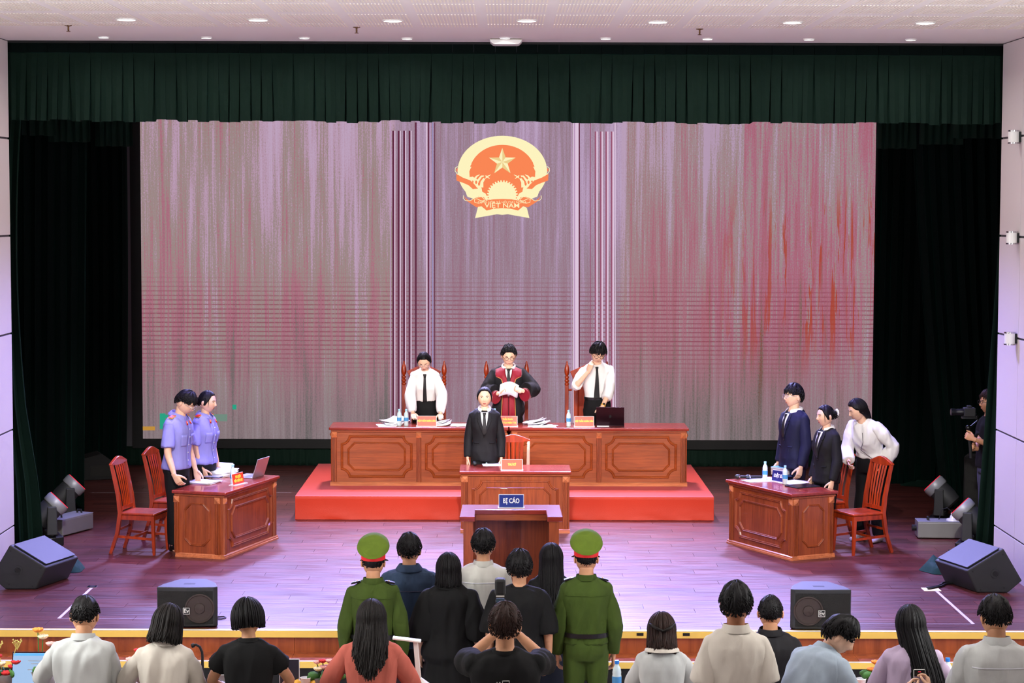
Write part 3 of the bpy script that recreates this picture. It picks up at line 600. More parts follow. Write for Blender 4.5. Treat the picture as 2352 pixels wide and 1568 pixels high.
def throne_proto():
    e=empty('high_back_chair')
    for s in (-1,1):
        MB().span((s*0.265-0.024,0.24,0),(s*0.265+0.024,0.285,1.12)).build('rear_post','chair_wood',e,bevel=0.006)
        MB().lathe([(0.024,1.12),(0.03,1.13),(0.03,1.145),(0.02,1.155),(0.03,1.175),(0.03,1.19),(0.019,1.2),(0.028,1.22),(0.028,1.235),(0.017,1.245),(0.026,1.262),(0.034,1.295),(0.034,1.325),(0.024,1.375),(0.013,1.405),(0.013,1.42),(0.004,1.44)],14,(s*0.265,0.262,0)).build('finial','chair_wood',e,smooth=50)
        MB().span((s*0.25-0.025,-0.24,0),(s*0.25+0.025,-0.19,0.45)).build('front_leg','chair_wood',e,bevel=0.006)
        MB().span((s*0.25-0.03,-0.25,0.62),(s*0.25+0.03,0.24,0.66)).build('armrest','chair_wood',e,bevel=0.008)
        MB().span((s*0.25-0.02,-0.235,0.4505),(s*0.25+0.02,-0.195,0.6195)).build('arm_post','chair_wood',e)
        MB().tube([(s*0.245,0.262,1.06),(s*0.2,0.262,1.06)],0.014,8).build('peg','chair_wood',e)
    MB().span((-0.28,-0.25,0.4),(0.28,0.24,0.45)).build('seat','chair_wood',e,bevel=0.01)
    P=[(-0.17,0.46),(0.17,0.46),(0.175,1.12),(0.188,1.22),(0.225,1.3),(0.0,1.4),(-0.225,1.3),(-0.188,1.22),(-0.175,1.12)]
    MB().prism(P,0.25,0.275,'y').build('back_panel','chair_wood',e,bevel=0.006)
    mould([(x*0.72,0.5+(z-0.46)*0.9) for x,z in [(-0.17,0.46),(0.17,0.46),(0.17,1.1),(0.13,1.22),(0.06,1.28),(0,1.3),(-0.06,1.28),(-0.13,1.22),(-0.17,1.1)]],0.018,0.012,Matrix.Translation((0,0.25,0))).build('panel_moulding','chair_wood',e)
    return e
th=throne_proto()
for i,(px,s) in enumerate(((974,'behind the woman judge at the left'),(1163,'behind the presiding judge'),(1348,'behind the judge at the right'))):
    o=th if i==0 else copy_tree(th); p=aty(px,900,8.72); put(o,(p.x,8.46,PZ),0); tag(o,'tall carved red chair with turned finials '+s,'chair','judges chairs')
# ------------------------------------------------------------------ things on the desks
def plate(loc,rz,w,h,lines,mat,tmat,label,size):
    e=empty('nameplate',loc,rz,label,'sign','nameplates'); M=Matrix.Rotation(R(-8),4,'X')
    MB().box((0,0.006,h/2+0.006),(w,0.004,h),M).build('board',mat,e); MB().box((0,0.0125,h/2+0.006),(w+0.012,0.004,h+0.008),M).build('backing','acrylic',e); MB().span((-w/2-0.012,-0.045,0),(w/2+0.012,0.05,0.006)).build('base','acrylic',e)
    for i,(tx,sz) in enumerate(zip(lines,size)):
        z=h/2+0.006+((len(lines)-1)/2-i)*h*0.36; text(tx,sz,tmat,e,(0,0.0025-(z-h/2)*-0.14,z),(82,0,0),ext=0.0012,sx=0.72,bold=0.0016)
    return e
JZ=PZ+DH+0.0005; Yj=7.30
plate((aty(980,960,Yj).x,Yj,JZ),0,0.235,0.118,['HỘI THẨM NHÂN DÂN'],'plate_red','plate_yellow','orange red nameplate before the woman judge at the left',[0.0295])
plate((aty(1166,960,Yj).x,Yj,JZ),0,0.235,0.118,['THẨM PHÁN','CHỦ TỌA PHIÊN TÒA'],'plate_red','plate_yellow','orange red nameplate with two lines before the presiding judge',[0.031,0.0295])
plate((aty(1342,960,Yj).x,Yj,JZ),0,0.235,0.118,['HỘI THẨM NHÂN DÂN'],'plate_red','plate_yellow','orange red nameplate beside the laptop of the judge at the right',[0.0295])
plate((aty(1176,1060,5.42).x,5.40,0.7205),0,0.235,0.115,['THƯ KÝ'],'plate_red','plate_yellow','orange red nameplate on the clerk desk',[0.036])
plate((0.062,1.0,0.9505),0,0.225,0.115,['BỊ CÁO'],'plate_blue','plate_white','blue nameplate with white letters on the stand of the accused',[0.062])
p=atz(548,1112,0.72); plate((p.x,p.y,0.7205),66,0.22,0.115,['ĐẠI DIỆN','VIỆN KIỂM SÁT'],'plate_red','plate_yellow','orange red nameplate on the prosecutors desk',[0.036,0.036])
p=atz(1787,1106,0.72); plate((p.x,p.y,0.7205),-55,0.2,0.115,['LUẬT SƯ'],'plate_navy','plate_white','dark blue nameplate on the lawyers desk',[0.05])
def bottle(loc,label,grp,capm='cap_cyan',sc=1.0):
    e=empty('water_bottle',loc,0,label,'bottle',grp)
    MB().lathe([(0.0,0),(0.026,0.001),(0.029,0.006),(0.0275,0.05),(0.0295,0.058),(0.0295,0.11),(0.0275,0.118),(0.029,0.13),(0.024,0.158),(0.013,0.178),(0.0125,0.19)],16).build('body','water',e,smooth=50)
    MB().lathe([(0.0302,0.062),(0.0304,0.106)],16,cap=False).build('label','label_blue',e,smooth=True); MB().lathe([(0.0148,0.186),(0.0148,0.205),(0.0135,0.208)],14).build('cap',capm,e,smooth=40)
    e.scale=(sc,sc,sc); return e
def bat(px,py,z,label,grp,capm='cap_cyan',sc=1.0): p=atz(px,py,z); return bottle((p.x,p.y,z+0.0005),label,grp,capm,sc)
gj='water bottles on the stage desks'
bottle((aty(917,970,7.34).x,7.34,JZ),'water bottle at the far left of the judges bench papers',gj); bottle((aty(933,970,7.33).x,7.33,JZ),'water bottle left of the left judge nameplate',gj)
bottle((aty(1136,970,7.45).x,7.45,JZ),'water bottle behind the clerk shoulder, on the judges bench',gj); bottle((aty(1306,970,7.30).x,7.30,JZ),'water bottle left of the right judge nameplate',gj)
bat(1120,1064,0.72,'water bottle on the clerk desk',gj); bat(535,1112,0.72,'water bottle on the prosecutors desk',gj,'cap_cyan',1.05)
bat(1757,1102,0.72,'water bottle behind the dark blue nameplate',gj); bat(1803,1112,0.72,'water bottle right of the dark blue nameplate',gj)
def papers(loc,rz,n,label,w=0.21,d=0.297,spread=0.05,cat='papers',lift=0.0,seed=1,th=0.0022):
    rr=random.Random(seed); e=empty('paper_stack',loc,rz,label,cat,'papers on the desks')
    for i in range(n):
        M=Matrix.Rotation(rr.uniform(-1,1)*spread*6,3,'Z'); k=8; V=[]
        cx,cy=rr.uniform(-spread,spread),rr.uniform(-spread,spread); cu=lift*rr.uniform(0.3,1)
        for a in range(k+1):
            for b in (0,1):
                u=a/k-0.5; v=b-0.5; q=M@Vector((u*w,v*d,0)); z=0.0015+i*th+cu*max(0,u+0.1)**2*0.6
                V.append((q.x+cx,q.y+cy,z))
        m=MB(); m.add(V,[(2*a,2*a+1,2*a+3,2*a+2) for a in range(k)]); o=m.build('sheet','paper',e,smooth=True,fix=False); sd=o.modifiers.new('s','SOLIDIFY'); sd.thickness=th*0.9; sd.offset=1
    return e
def pap(px,py,z,Y,*a,**k): p=aty(px,py,Y) if Y else atz(px,py,z); return papers((p.x,p.y,z+0.0004),*a,**k)
pap(890,968,JZ,7.38,8,2,'loose sheets at the left end of the judges bench',spread=0.03,seed=3); pap(908,960,JZ,7.5,20,7,'thick heap of papers behind the two bottles on the judges bench',lift=0.25,seed=4,th=0.008)
pap(1010,968,JZ,7.5,-10,6,'heap of papers right of the left judge nameplate',lift=0.2,seed=5,th=0.005); pap(1052,970,JZ,7.42,12,3,'sheets beside the clerk head on the judges bench',seed=6)
pap(1250,972,JZ,7.36,6,3,'wide spread of sheets right of the presiding judge nameplate',w=0.3,seed=7,spread=0.07); pap(1232,962,JZ,7.58,-6,6,'taller stack of papers behind the spread sheets',lift=0.2,seed=8,th=0.007)
pap(1385,971,JZ,7.40,0,2,'sheet under the hand of the judge at the right',w=0.15,d=0.2,seed=9,spread=0.01)
pap(1128,1066,0.72,None,5,2,'sheet of paper under the bottle on the clerk desk',seed=10,spread=0.015)
pap(467,1108,0.72,None,70,7,'stack of white papers at the near end of the prosecutors desk',seed=11,th=0.003,spread=0.02,w=0.26,d=0.3); pap(505,1092,0.72,None,60,8,'tall pile of papers behind the prosecutors bottle',seed=12,th=0.008,lift=0.15,spread=0.03)
pap(500,1081,0.72,None,66,6,'far pile of documents on the prosecutors desk',seed=13,th=0.009,lift=0.2,spread=0.02)
pap(1738,1104,0.72,None,-62,3,'sheets under the microphones on the lawyers desk',seed=14,spread=0.03); pap(1822,1108,0.72,None,-60,3,'sheets beside the dark folder on the lawyers desk',seed=15,spread=0.04); pap(1755,1100,0.72,None,-62,2,'sheet behind the dark blue nameplate',seed=16,spread=0.02)
# folders, books, phone, tablet
def slab(name,px,py,z,rz,sz,mat,label,cat,extra=None):
    p=atz(px,py,z); e=empty(name,(p.x,p.y,z+0.0005),rz,label,cat); MB().span((-sz[0]/2,-sz[1]/2,0),(sz[0]/2,sz[1]/2,sz[2])).build('cover',mat,e,bevel=0.002)
    MB().span((-sz[0]/2+0.004,-sz[1]/2+0.006,sz[2]),(sz[0]/2-0.004,sz[1]/2-0.006,sz[2]+0.001)).build('face',extra or 'paper',e); return e
slab('folder',1843,1117,0.72,-62,(0.23,0.31,0.012),'rubber','black folder at the near edge of the lawyers desk','folder','laptop_dark')
slab('tablet',489,1096,0.742,72,(0.1,0.2,0.01),'keyboard','dark tablet lying on the white papers of the prosecutors','tablet','laptop_silver')
slab('tablet',1818,1093,0.72,-60,(0.12,0.18,0.012),'book_navy','blue notebook behind the right bottle on the lawyers desk','notebook','book_navy')
bp=atz(1786,1094,0.72); z=0.7205
for i,(mt,hh) in enumerate((('book_navy',0.022),('book_orange',0.02),('book_cream',0.02),('book_red',0.014),('book_teal',0.018))):
    e=empty('book',(bp.x+0.06,bp.y+0.12,z),-60+3*i,'%s book in the stack behind the dark blue nameplate'%('dark navy lowest','orange','cream','red','teal topmost')[i],'book','law books on the lawyers desk')
    MB().span((-0.1,-0.075,0),(0.1,0.075,0.002)).build('cover',mt,e); MB().span((-0.1,-0.075,hh-0.002),(0.1,0.075,hh)).build('cover',mt,e); MB().span((-0.1,0.071,0.002),(0.1,0.075,hh-0.002)).build('spine',mt,e); MB().span((-0.096,-0.072,0.002),(0.096,0.071,hh-0.002)).build('pages','paper_edge',e); z+=hh+0.0003
def laptop(loc,rz,open_,w,d,shell,screen,label,logo=False):
    e=empty('laptop',loc,rz,label,'laptop','laptops')                # screen side faces +y (user), hinge at -y
    MB().span((-w/2,0,0),(w/2,d,0.014)).build('base',shell,e,bevel=0.004); MB().span((-w*0.44,0.03,0.014),(w*0.44,d*0.55,0.0155)).build('keyboard','keyboard',e); MB().span((-w*0.17,d*0.62,0.014),(w*0.17,d*0.95,0.0152)).build('trackpad','laptop_silver',e)
    piv=empty('lid'); piv.parent=e; piv.location=(0,0.004,0.012); piv.rotation_euler=(R(open_-90),0,0)
    MB().span((-w/2,-0.008,0.002),(w/2,0.0,d)).build('lid_shell',shell,piv,bevel=0.003); MB().span((-w*0.48,0.0,0.01),(w*0.48,0.0015,d*0.96)).build('display',screen,piv)
    if logo:
        q=d*0.5; A=[(0.016*math.cos(a)*(1-0.12*math.cos(2*a)),q-0.002+0.017*math.sin(a)) for a in np.linspace(0,2*PI,20)[:-1]]; MB().prism(A,-0.0092,-0.0081,'y').build('logo','rubber',piv); MB().prism([(0.0,q+0.018),(0.006,q+0.028),(0.009,q+0.03),(0.006,q+0.02)],-0.0092,-0.0081,'y').build('logo_leaf','rubber',piv)
    return e
lp=aty(1401,972,7.42); laptop((lp.x,7.36,JZ),-4,107,0.35,0.245,'laptop_dark','screen_blue','open dark laptop seen from behind on the judges bench',True)
lp=atz(566,1096,0.72); laptop((lp.x+0.13,lp.y+0.02,0.7205),72.7,108,0.32,0.22,'laptop_silver','screen_pink','open silver laptop on the prosecutors desk')
# microphones
def mic(loc,rz,label,ln=0.2,tilt=0):
    e=empty('microphone',loc,rz,label,'microphone','hand microphones'); M=Matrix.Rotation(PI/2,4,'X')
    MB().lathe([(0.013,0),(0.016,0.02),(0.018,ln*0.65),(0.02,ln*0.7)],12,(0,0,0.024),M).build('handle','rubber',e,smooth=40); MB().ball((0,-ln*0.82,0.026),(0.026,0.034,0.026),12,8).build('grille','mesh_grey',e,smooth=True); MB().lathe([(0.022,ln*0.68),(0.026,ln*0.72),(0.022,ln*0.76)],12,(0,0,0.026),M).build('collar','chrome',e,smooth=40)
    return e
p=Matrix.Rotation(R(-63.4),3,'Z')@Vector((-0.50,0.22,0))+Vector((2.80,4.11,0)); mic((p.x,p.y,0.7225),-100,'black hand microphone, front one on the lawyers desk'); p=Matrix.Rotation(R(-63.4),3,'Z')@Vector((-0.47,0.33,0))+Vector((2.80,4.11,0)); mic((p.x,p.y,0.7225),-82,'black hand microphone, rear one on the lawyers desk')
p=atz(1089,1066,0.72); mic((p.x,p.y,0.7225),4,'black hand microphone pointing forward on the clerk desk',0.16)
# ------------------------------------------------------------------ loudspeakers and stage lights
def front_speaker(px,py,flip,label):
    p=atz(px,py); e=empty('loudspeaker',(p.x,p.y+0.02,0),0,label,'speaker','front fill loudspeakers'); w,h=0.27,0.365; s=-1 if flip else 1
    body=[(-w,0),(0.0,-0.02),(w-0.03,0.0),(w,0.03),(w-0.04,0.2),(0.12,0.4),(-0.12,0.4),(-w+0.03,0.14)]; body=[(s*a,b+0.03) for a,b in body]
    MB().prism(body,0.008,h,'z').build('cabinet','speaker_shell',e,bevel=0.008)
    g=MB(); g.add([(s*(-w+0.012),0.026,0.03),(0,0.006,0.03),(0,0.006,h-0.035),(s*(-w+0.012),0.026,h-0.035)],[(0,1,2,3)]); g.add([(0,0.006,0.03),(s*(w-0.04),0.027,0.03),(s*(w-0.04),0.027,h-0.035),(0,0.006,h-0.035)],[(0,1,2,3)]); g.build('grille','grille',e)
    cx=s*0.115; MB().lathe([(0.128,0.0),(0.132,0.006),(0.12,0.008),(0.112,-0.002),(0.05,-0.004),(0.045,0.012),(0.0,0.02)],28,(cx,0.010,h*0.48),Matrix.Rotation(s*R(5.2),4,'Z')@Matrix.Rotation(PI/2,4,'X')).build('woofer','cone_brown',e,smooth=40)
    b=empty('badge'); b.parent=e; b.location=(0.0,-0.014,h*0.43); MB().span((-0.03,-0.003,-0.03),(0.03,0.024,0.03)).build('badge_plate','rubber',b)
    for q in (((-0.03,-0.004,0.026),(0.03,-0.001,0.03)),((-0.03,-0.004,-0.03),(0.03,-0.001,-0.026)),((-0.03,-0.004,-0.026),(-0.026,-0.001,0.026)),((0.026,-0.004,-0.026),(0.03,-0.001,0.026))): MB().span(*q).build('badge_edge','badge_white',b)
    text('Ev',0.05,'badge_white',b,(0,-0.004,0.0),bold=0.001)
    MB().span((-0.05,0.16,h),(0.05,0.21,h+0.001)).build('handle_recess','rubber',e)
    for a in ((-0.2,0.06),(0.2,0.06),(-0.08,0.36),(0.08,0.36)): MB().lathe([(0.014,0),(0.014,0.008)],10,(a[0],a[1],0)).build('foot','rubber',e)
    return e
front_speaker(428,1443,False,'black box loudspeaker on the stage edge at the left'); front_speaker(1887,1449,True,'black box loudspeaker on the stage edge at the right')
def wedge(px,py,s,label):
    p=atz(px,py); e=empty('floor_monitor',(p.x,p.y,0),0,label,'speaker','floor monitors'); L=0.62; ax=Vector((-s*0.31,0.95,0)).normalized(); u=Vector((s,0,0))
    prof=[(0,0),(0.30,0),(0.44,0.12),(0.25,0.44),(-0.11,0.215)]
    def P(a,z,t): q=u*a+ax*t; return (q.x,q.y,z)
    m=MB(); n=5; V=[P(a,z,0) for a,z in prof]+[P(a,z,L) for a,z in prof]; m.add(V,[tuple(range(5)),tuple(range(9,4,-1))]+[(i,5+i,5+(i+1)%5,(i+1)%5) for i in range(5)]); m.build('cabinet','speaker_shell',e,bevel=0.012)
    g=MB(); a0,a1=Vector((0.235,0.438)),Vector((-0.095,0.233)); nn=Vector((-0.225,0.36)).normalized()*0.006
    for (lo,hi,k) in ((0.03,0.97,1),): 
        q=[a0.lerp(a1,0.03)+nn,a0.lerp(a1,0.97)+nn]; g.add([P(q[0].x,q[0].y,0.03),P(q[1].x,q[1].y,0.03),P(q[1].x,q[1].y,L-0.03),P(q[0].x,q[0].y,L-0.03)],[(0,1,2,3)])
    o=g.build('grille','grille_blue',e); sd=o.modifiers.new('s','SOLIDIFY'); sd.thickness=0.01; sd.offset=0
    q=a0.lerp(a1,0.8)+nn*1.6; q2=a0.lerp(a1,0.92)+nn*1.6; bd=MB(); bd.add([P(q.x,q.y,L*0.42),P(q2.x,q2.y,L*0.42),P(q2.x,q2.y,L*0.58),P(q.x,q.y,L*0.58)],[(0,1,2,3)]); bd.build('badge','badge_white',e)
    M=Matrix.Rotation(PI/2,4,'X'); c=P(0.17,0.19,-0.001); MB().lathe([(0.045,0.0),(0.045,0.004),(0.03,0.005),(0.028,-0.01)],20,c,M).build('pole_socket','speaker_shell',e,smooth=40); MB().lathe([(0.022,0),(0.022,0.007)],16,c,M).build('socket_hole','rubber',e)
    for a,z in ((0.03,0.03),(0.26,0.05),(-0.05,0.21),(0.24,0.38)): MB().lathe([(0.008,0),(0.008,0.003)],8,P(a,z,-0.001),M).build('screw','rubber',e)
    return e
wedge(2245,1361,1,'grey wedge floor monitor by the right wall'); wedge(82,1353,-1,'grey wedge floor monitor by the left wall')
def moving_head(loc,rz,tilt,label):
    e=empty('moving_light',loc,rz,label,'stage light','moving head lights')
    MB().prism([(-0.16,-0.13),(0.16,-0.13),(0.19,0),(0.16,0.13),(-0.16,0.13),(-0.19,0)],0.0,0.1,'z').build('base','black_metal',e,bevel=0.012); MB().lathe([(0.1,0.1),(0.1,0.125)],20).build('turntable','black_metal',e)
    yk=empty('yoke'); yk.parent=e
    for s in (-1,1): MB().prism([(-0.06,0.125),(0.06,0.125),(0.05,0.44),(-0.05,0.44)],s*0.15,s*0.185,'x').build('arm','speaker_shell',yk,bevel=0.01)
    MB().span((-0.149,-0.06,0.125),(0.149,0.06,0.16)).build('cross_arm','speaker_shell',yk)
    hd=empty('head'); hd.parent=e; hd.location=(0,0,0.38); hd.rotation_euler=(R(tilt),0,0)
    MB().lathe([(0.09,-0.2),(0.115,-0.18),(0.13,-0.08),(0.125,0.05)],24).build('rear_shell','speaker_shell',hd,smooth=40); MB().lathe([(0.13,0.05),(0.138,0.06),(0.14,0.13),(0.132,0.15)],24).build('front_shell','light_grey',hd,smooth=40)
    MB().lathe([(0.122,0.148),(0.118,0.153)],24).build('lens','lens',hd); MB().lathe([(0.131,0.151),(0.123,0.154),(0.131,0.157)],24,cap=False).build('rim','red_lamp',hd,smooth=40)
    return e
moving_head((-5.17,5.95,0),112,46,'moving head stage light at the left, rear one'); moving_head((-5.06,4.5,0),112,46,'moving head stage light at the left, nearer one')
moving_head((5.20,6.05,0),-112,46,'moving head stage light behind the right fog machine'); moving_head((5.12,4.24,0),-112,46,'moving head stage light half hidden by the right curtain')
def fog(loc,rz,label,white=False):
    e=empty('fog_machine',loc,rz,label,'fog machine','fog machines')
    MB().span((-0.31,-0.13,0.012),(0.31,0.13,0.19)).build('body','fog_silver',e,bevel=0.01); MB().prism([(-0.31,-0.128),(0.31,-0.128),(0.31,0.128),(-0.31,0.128)],0.19,0.2,'z').build('lid','light_grey',e)
    MB().lathe([(0.035,0),(0.035,0.05),(0.026,0.05),(0.026,0.03)],16,(-0.31,0,0.11),Matrix.Rotation(-PI/2,4,'Y')).build('nozzle','rubber',e,smooth=40)
    for x in (-0.18,0.22): MB().tube([(x,-0.03,0.2),(x,-0.025,0.235),(x,0.025,0.235),(x,0.03,0.2)],0.012,6).build('handle','rubber',e)
    for x in (-0.26,0.26): MB().span((x-0.02,-0.1,0),(x+0.02,0.1,0.012)).build('foot','rubber',e)
    if white: MB().lathe([(0.075,0.2),(0.07,0.215),(0.035,0.225),(0.03,0.25),(0.022,0.26),(0.022,0.285)],16,(0.1,0,0)).build('filler_cap','white_plastic',e,smooth=40); MB().tube([(0.1,0.0,0.29),(0.04,0.02,0.34),(-0.02,0.03,0.32),(-0.05,0.04,0.2)],0.006,6).build('hose','rubber',e)
    return e
fog((5.02,5.08,0),-4,'silver fog machine with white filler cap on the right stage floor',True); fog((-5.02,5.28,0),68,'dark fog machine between the left moving lights')
e=empty('loudspeaker',(5.70,6.25,0),-20,'tall black loudspeaker standing in the right wing','speaker'); MB().span((-0.17,-0.16,0.01),(0.17,0.18,0.8)).build('cabinet','black_paint',e,bevel=0.02); MB().span((-0.15,-0.168,0.3),(0.15,-0.161,0.77)).build('grille','grille',e); MB().span((-0.1,-0.168,0.06),(0.1,-0.161,0.22)).build('port','rubber',e)
e=empty('loudspeaker',(-5.55,9.9,0),20,'dark wedge shaped loudspeaker in the rear left corner','speaker'); MB().prism([(-0.3,0),(0.3,0),(0.3,0.1),(-0.05,0.36),(-0.3,0.3)],-0.2,0.2,'y').build('cabinet','black_paint',e,bevel=0.01); MB().span((-0.2,-0.206,0.05),(0.1,-0.201,0.2)).build('grille','grille',e)
p=atz(140,1306); puddle(p.x,p.y,0,0.48,0.6,0.2,'green_cloth','crumpled green cloth on the floor behind the left monitor',3)
p=atz(2182,1312); puddle(p.x-0.02,p.y,0,0.48,0.6,0.2,'green_cloth','crumpled green cloth on the floor behind the right monitor',5)
p=atz(2115,1108); puddle(p.x+0.1,p.y-0.1,0,1.1,0.7,0.07,'velvet','hem of a green curtain piled on the floor at the rear right',7)
def cable(pts,r,label): return tag(MB().tube(pts,r,6).build('cable','wire_black',None,smooth=True),label,'cable')
p=atz(2240,1330); q=atz(2128,1355); w_=[(p.x+(q.x-p.x)*t+0.02*math.sin(t*20),p.y+(q.y-p.y)*t+0.03*math.sin(t*13),0.012) for t in np.linspace(0,1,14)]; cable(w_,0.01,'black cable running from the right monitor to the taped floor patch'); cable([(x,y+0.075+0.02*math.sin(i),0.009) for i,(x,y,z_) in enumerate(w_)],0.008,'thinner black cable beside the one at the right monitor')
p=atz(2138,1353); tag(MB().box((p.x,p.y-0.01,0.002),(0.17,0.17,0.003)).build('tape_patch','tape_yellow'),'pale tape patch on the floor at the end of the cables','tape')
p=atz(500,1420); cable([(p.x-0.03,p.y+0.02,0.008),(p.x+0.05,p.y+0.05,0.008),(p.x+0.075,p.y+0.0,0.008),(p.x+0.04,p.y-0.06,0.008),(p.x-0.03,p.y-0.05,0.008)],0.006,'black cable loop behind the left front loudspeaker')
def tape(pts,w_,label):
    m=MB()
    for a,b in zip(pts,pts[1:]):
        a,b=atz(*a),atz(*b); d=(b-a).normalized(); n=Vector((-d.y,d.x,0))*w_/2; V=[a+n,a-n,b-n,b+n]; m.add([(v.x,v.y,0.0008) for v in V],[(0,1,2,3)])
    return tag(m.build('floor_tape','tape_white'),label,'tape')
tape([(210,1350),(135,1420)],0.03,'slanting white tape line on the left stage floor'); tape([(135,1420),(352,1420)],0.008,'thin white line along the floor left of the left loudspeaker')
tape([(2150,1356),(2236,1433)],0.03,'slanting white tape line on the right stage floor'); tape([(2236,1433),(1955,1432)],0.008,'thin white line along the floor right of the right loudspeaker')
tape([(205,1131),(670,1131)],0.014,'thin pale line across the rear floor left of the platform')
p=atz(212,1347); e=empty('floor_socket',(p.x,p.y,0),0,'small metal socket lid in the left stage floor','socket'); MB().span((-0.045,-0.05,0.0),(0.045,0.05,0.004)).build('lid','chrome',e); MB().span((-0.02,-0.02,0.004),(0.02,0.02,0.006)).build('latch','rubber',e)
for px in (1470,1576,1652):
    p=atz(px,1450); e=empty('edge_clip',(p.x,-0.0305,-0.022),0,'small black clip on the gold stage edge, %s'%({1470:'left one right of the guard',1576:'middle one',1652:'beside the man in white polo shirt'}[px]),'clip','clips on the stage edge'); MB().span((-0.03,-0.006,-0.012),(0.03,0.0,0.012)).build('clip_plate','rubber',e); MB().span((-0.02,-0.009,-0.004),(0.02,-0.006,0.004)).build('screw_bar','black_metal',e)
# ------------------------------------------------------------------ people: one continuous body per person, clothes and hair as its children
def skin_mat(name,c):
    t=flat(name,c,0.5,spec=0.35); a=t.noise(t.coord('Object',(1,1,1)),30,3); lo=tuple(v*0.9 for v in lin(c)[:3])+(1,); t.base(t.ramp(a,[(0.35,lo),(0.7,lin(c))])); t.b.inputs['Subsurface Weight'].default_value=0.0
skin_mat('skin_light',(236,190,160)); skin_mat('skin_mid',(206,150,114)); skin_mat('skin_tan',(170,112,80))
flat('eye_white',(225,220,215),0.3); flat('eye_dark',(22,14,12),0.3); flat('brow',(36,26,24),0.8); flat('lip',(176,86,80),0.5); flat('lip_pale',(190,120,104),0.5)
def hair_mat(name,c,c2):
    t=flat(name,c,0.5,spec=0.16); a=t.noise(t.coord('Object',(160,160,14)),1,3,0.6); t.base(t.ramp(a,[(0.3,lin(c)),(0.75,lin(c2))])); t.bump(a,0.35,0.004)
hair_mat('hair_black',(9,8,10),(24,21,23)); hair_mat('hair_soft',(13,11,11),(34,28,26)); hair_mat('hair_brown',(24,15,13),(58,36,30))
def remesh(V,F,vox,it=3):
    me=bpy.data.meshes.new('tmp'); me.from_pydata(np.asarray(V).tolist(),[],F); b=bmesh.new(); b.from_mesh(me); bmesh.ops.recalc_face_normals(b,faces=b.faces); b.to_mesh(me); b.free()
    ob=bpy.data.objects.new('tmp',me); COL.objects.link(ob); md=ob.modifiers.new('r','REMESH'); md.mode='VOXEL'; md.voxel_size=vox
    if it: s=ob.modifiers.new('s','SMOOTH'); s.iterations=it; s.factor=0.5
    ev=ob.evaluated_get(bpy.context.evaluated_depsgraph_get()); m=ev.to_mesh(); n=len(m.vertices); co=np.empty(n*3); m.vertices.foreach_get('co',co)
    no=np.empty(n*3); m.vertices.foreach_get('normal',no); q=[tuple(p.vertices) for p in m.polygons]; ev.to_mesh_clear(); bpy.data.objects.remove(ob); bpy.data.meshes.remove(me)
    return co.reshape(-1,3),q,no.reshape(-1,3)
def V3(p): return Vector(p)
# ---- hand
_hands={}
def hand_geo(kind):
    if kind in _hands: return _hands[kind]
    cv={'relax':(22,26,16,0.0),'flat':(4,6,4,0.0),'grip':(62,72,40,0.5),'hold':(34,40,24,0.6),'point':(60,80,50,0.5)}[kind]; m=MB()
    def sec(z,w,t,x0=0,y0=0): return [(x0+w*math.copysign(abs(math.cos(a))**0.8,math.cos(a)),y0+t*math.copysign(abs(math.sin(a))**0.8,math.sin(a)),z) for a in [2*PI*k/12 for k in range(12)]]
    m.loft([sec(-0.03,0.026,0.02),sec(0.0,0.027,0.019),sec(0.03,0.036,0.016),sec(0.065,0.041,0.015),sec(0.09,0.040,0.013)])
    for i,(x,L,r) in enumerate(((0.029,0.074,0.0092),(0.0098,0.083,0.0096),(-0.0098,0.077,0.0092),(-0.0285,0.06,0.0084))):
        p=Vector((x,0,0.082)); d=0.0; pts=[tuple(p)]; rr=[r]
        f=(0.45,0.3,0.25); cc=cv if not(kind=='point' and i==0) else (8,8,6,0)
        for k in range(3):
            d+=R(cc[k]*(1+0.06*i)); p=p+Vector((x*0.12,math.sin(d),math.cos(d)))*L*f[k]; pts.append(tuple(p)); rr.append(r*(0.97-0.1*(k+1)))
        m.tube(pts,rr,8); m.ball(pts[-1],rr[-1],8,6)
        m.ball(pts[0],r*1.05,8,6)
    o=cv[3]; p=Vector((0.03,0.004,0.02)); q=p+Vector((0.026-0.012*o,0.012+0.02*o,0.03)); q2=q+Vector((0.014-0.022*o,0.008+0.016*o,0.026)); q3=q2+Vector((0.004-0.014*o,0.004+0.006*o,0.022))
    m.tube([p,q,q2,q3],[0.015,0.0125,0.0108,0.009],8); m.ball(q3,0.009,8,6); m.ball(p,0.015,8,6)
    V,F=m.arrays(); V,F,_=remesh(V,F,0.0048,2); _hands[kind]=(V,F); return V,F
# ---- head
def head_surf(d):
    x,y,z=d; px,py,pz=x*0.080,y*0.098,z*0.114
    if z<0:
        k=-z; px*=1-0.25*k*k; 
        if y>0: py*=1-0.42*k**1.4; pz*=1-0.30*y*k
        else: py*=1-0.03*k
    else: px*=1+0.03*z*(1-z)
    if y<0:
        py*=1-0.05*(1-min(1,abs(x)*1.4))*(1-abs(z)); g=lambda cx,cz,sx,sz: math.exp(-((abs(px)-cx)/sx)**2-((pz-cz)/sz)**2)
        py-=0.019*g(0,-0.026,0.011,0.013)+0.010*g(0,-0.004,0.008,0.02)+0.004*g(0.011,-0.032,0.007,0.008)+0.0045*g(0,-0.061,0.019,0.010)+0.006*g(0,-0.099,0.02,0.014)+0.003*g(0.028,0.024,0.02,0.008)+0.003*g(0.045,-0.02,0.02,0.02)
        py+=0.008*g(0.031,0.008,0.015,0.011)+0.003*g(0,-0.048,0.02,0.006)+0.003*g(0,-0.08,0.02,0.008)
    return Vector((px,py,pz))
def sph(i,n,j,m): a=PI*i/n; b=2*PI*j/m; return Vector((math.sin(a)*math.sin(b),-math.sin(a)*math.cos(b),math.cos(a)))
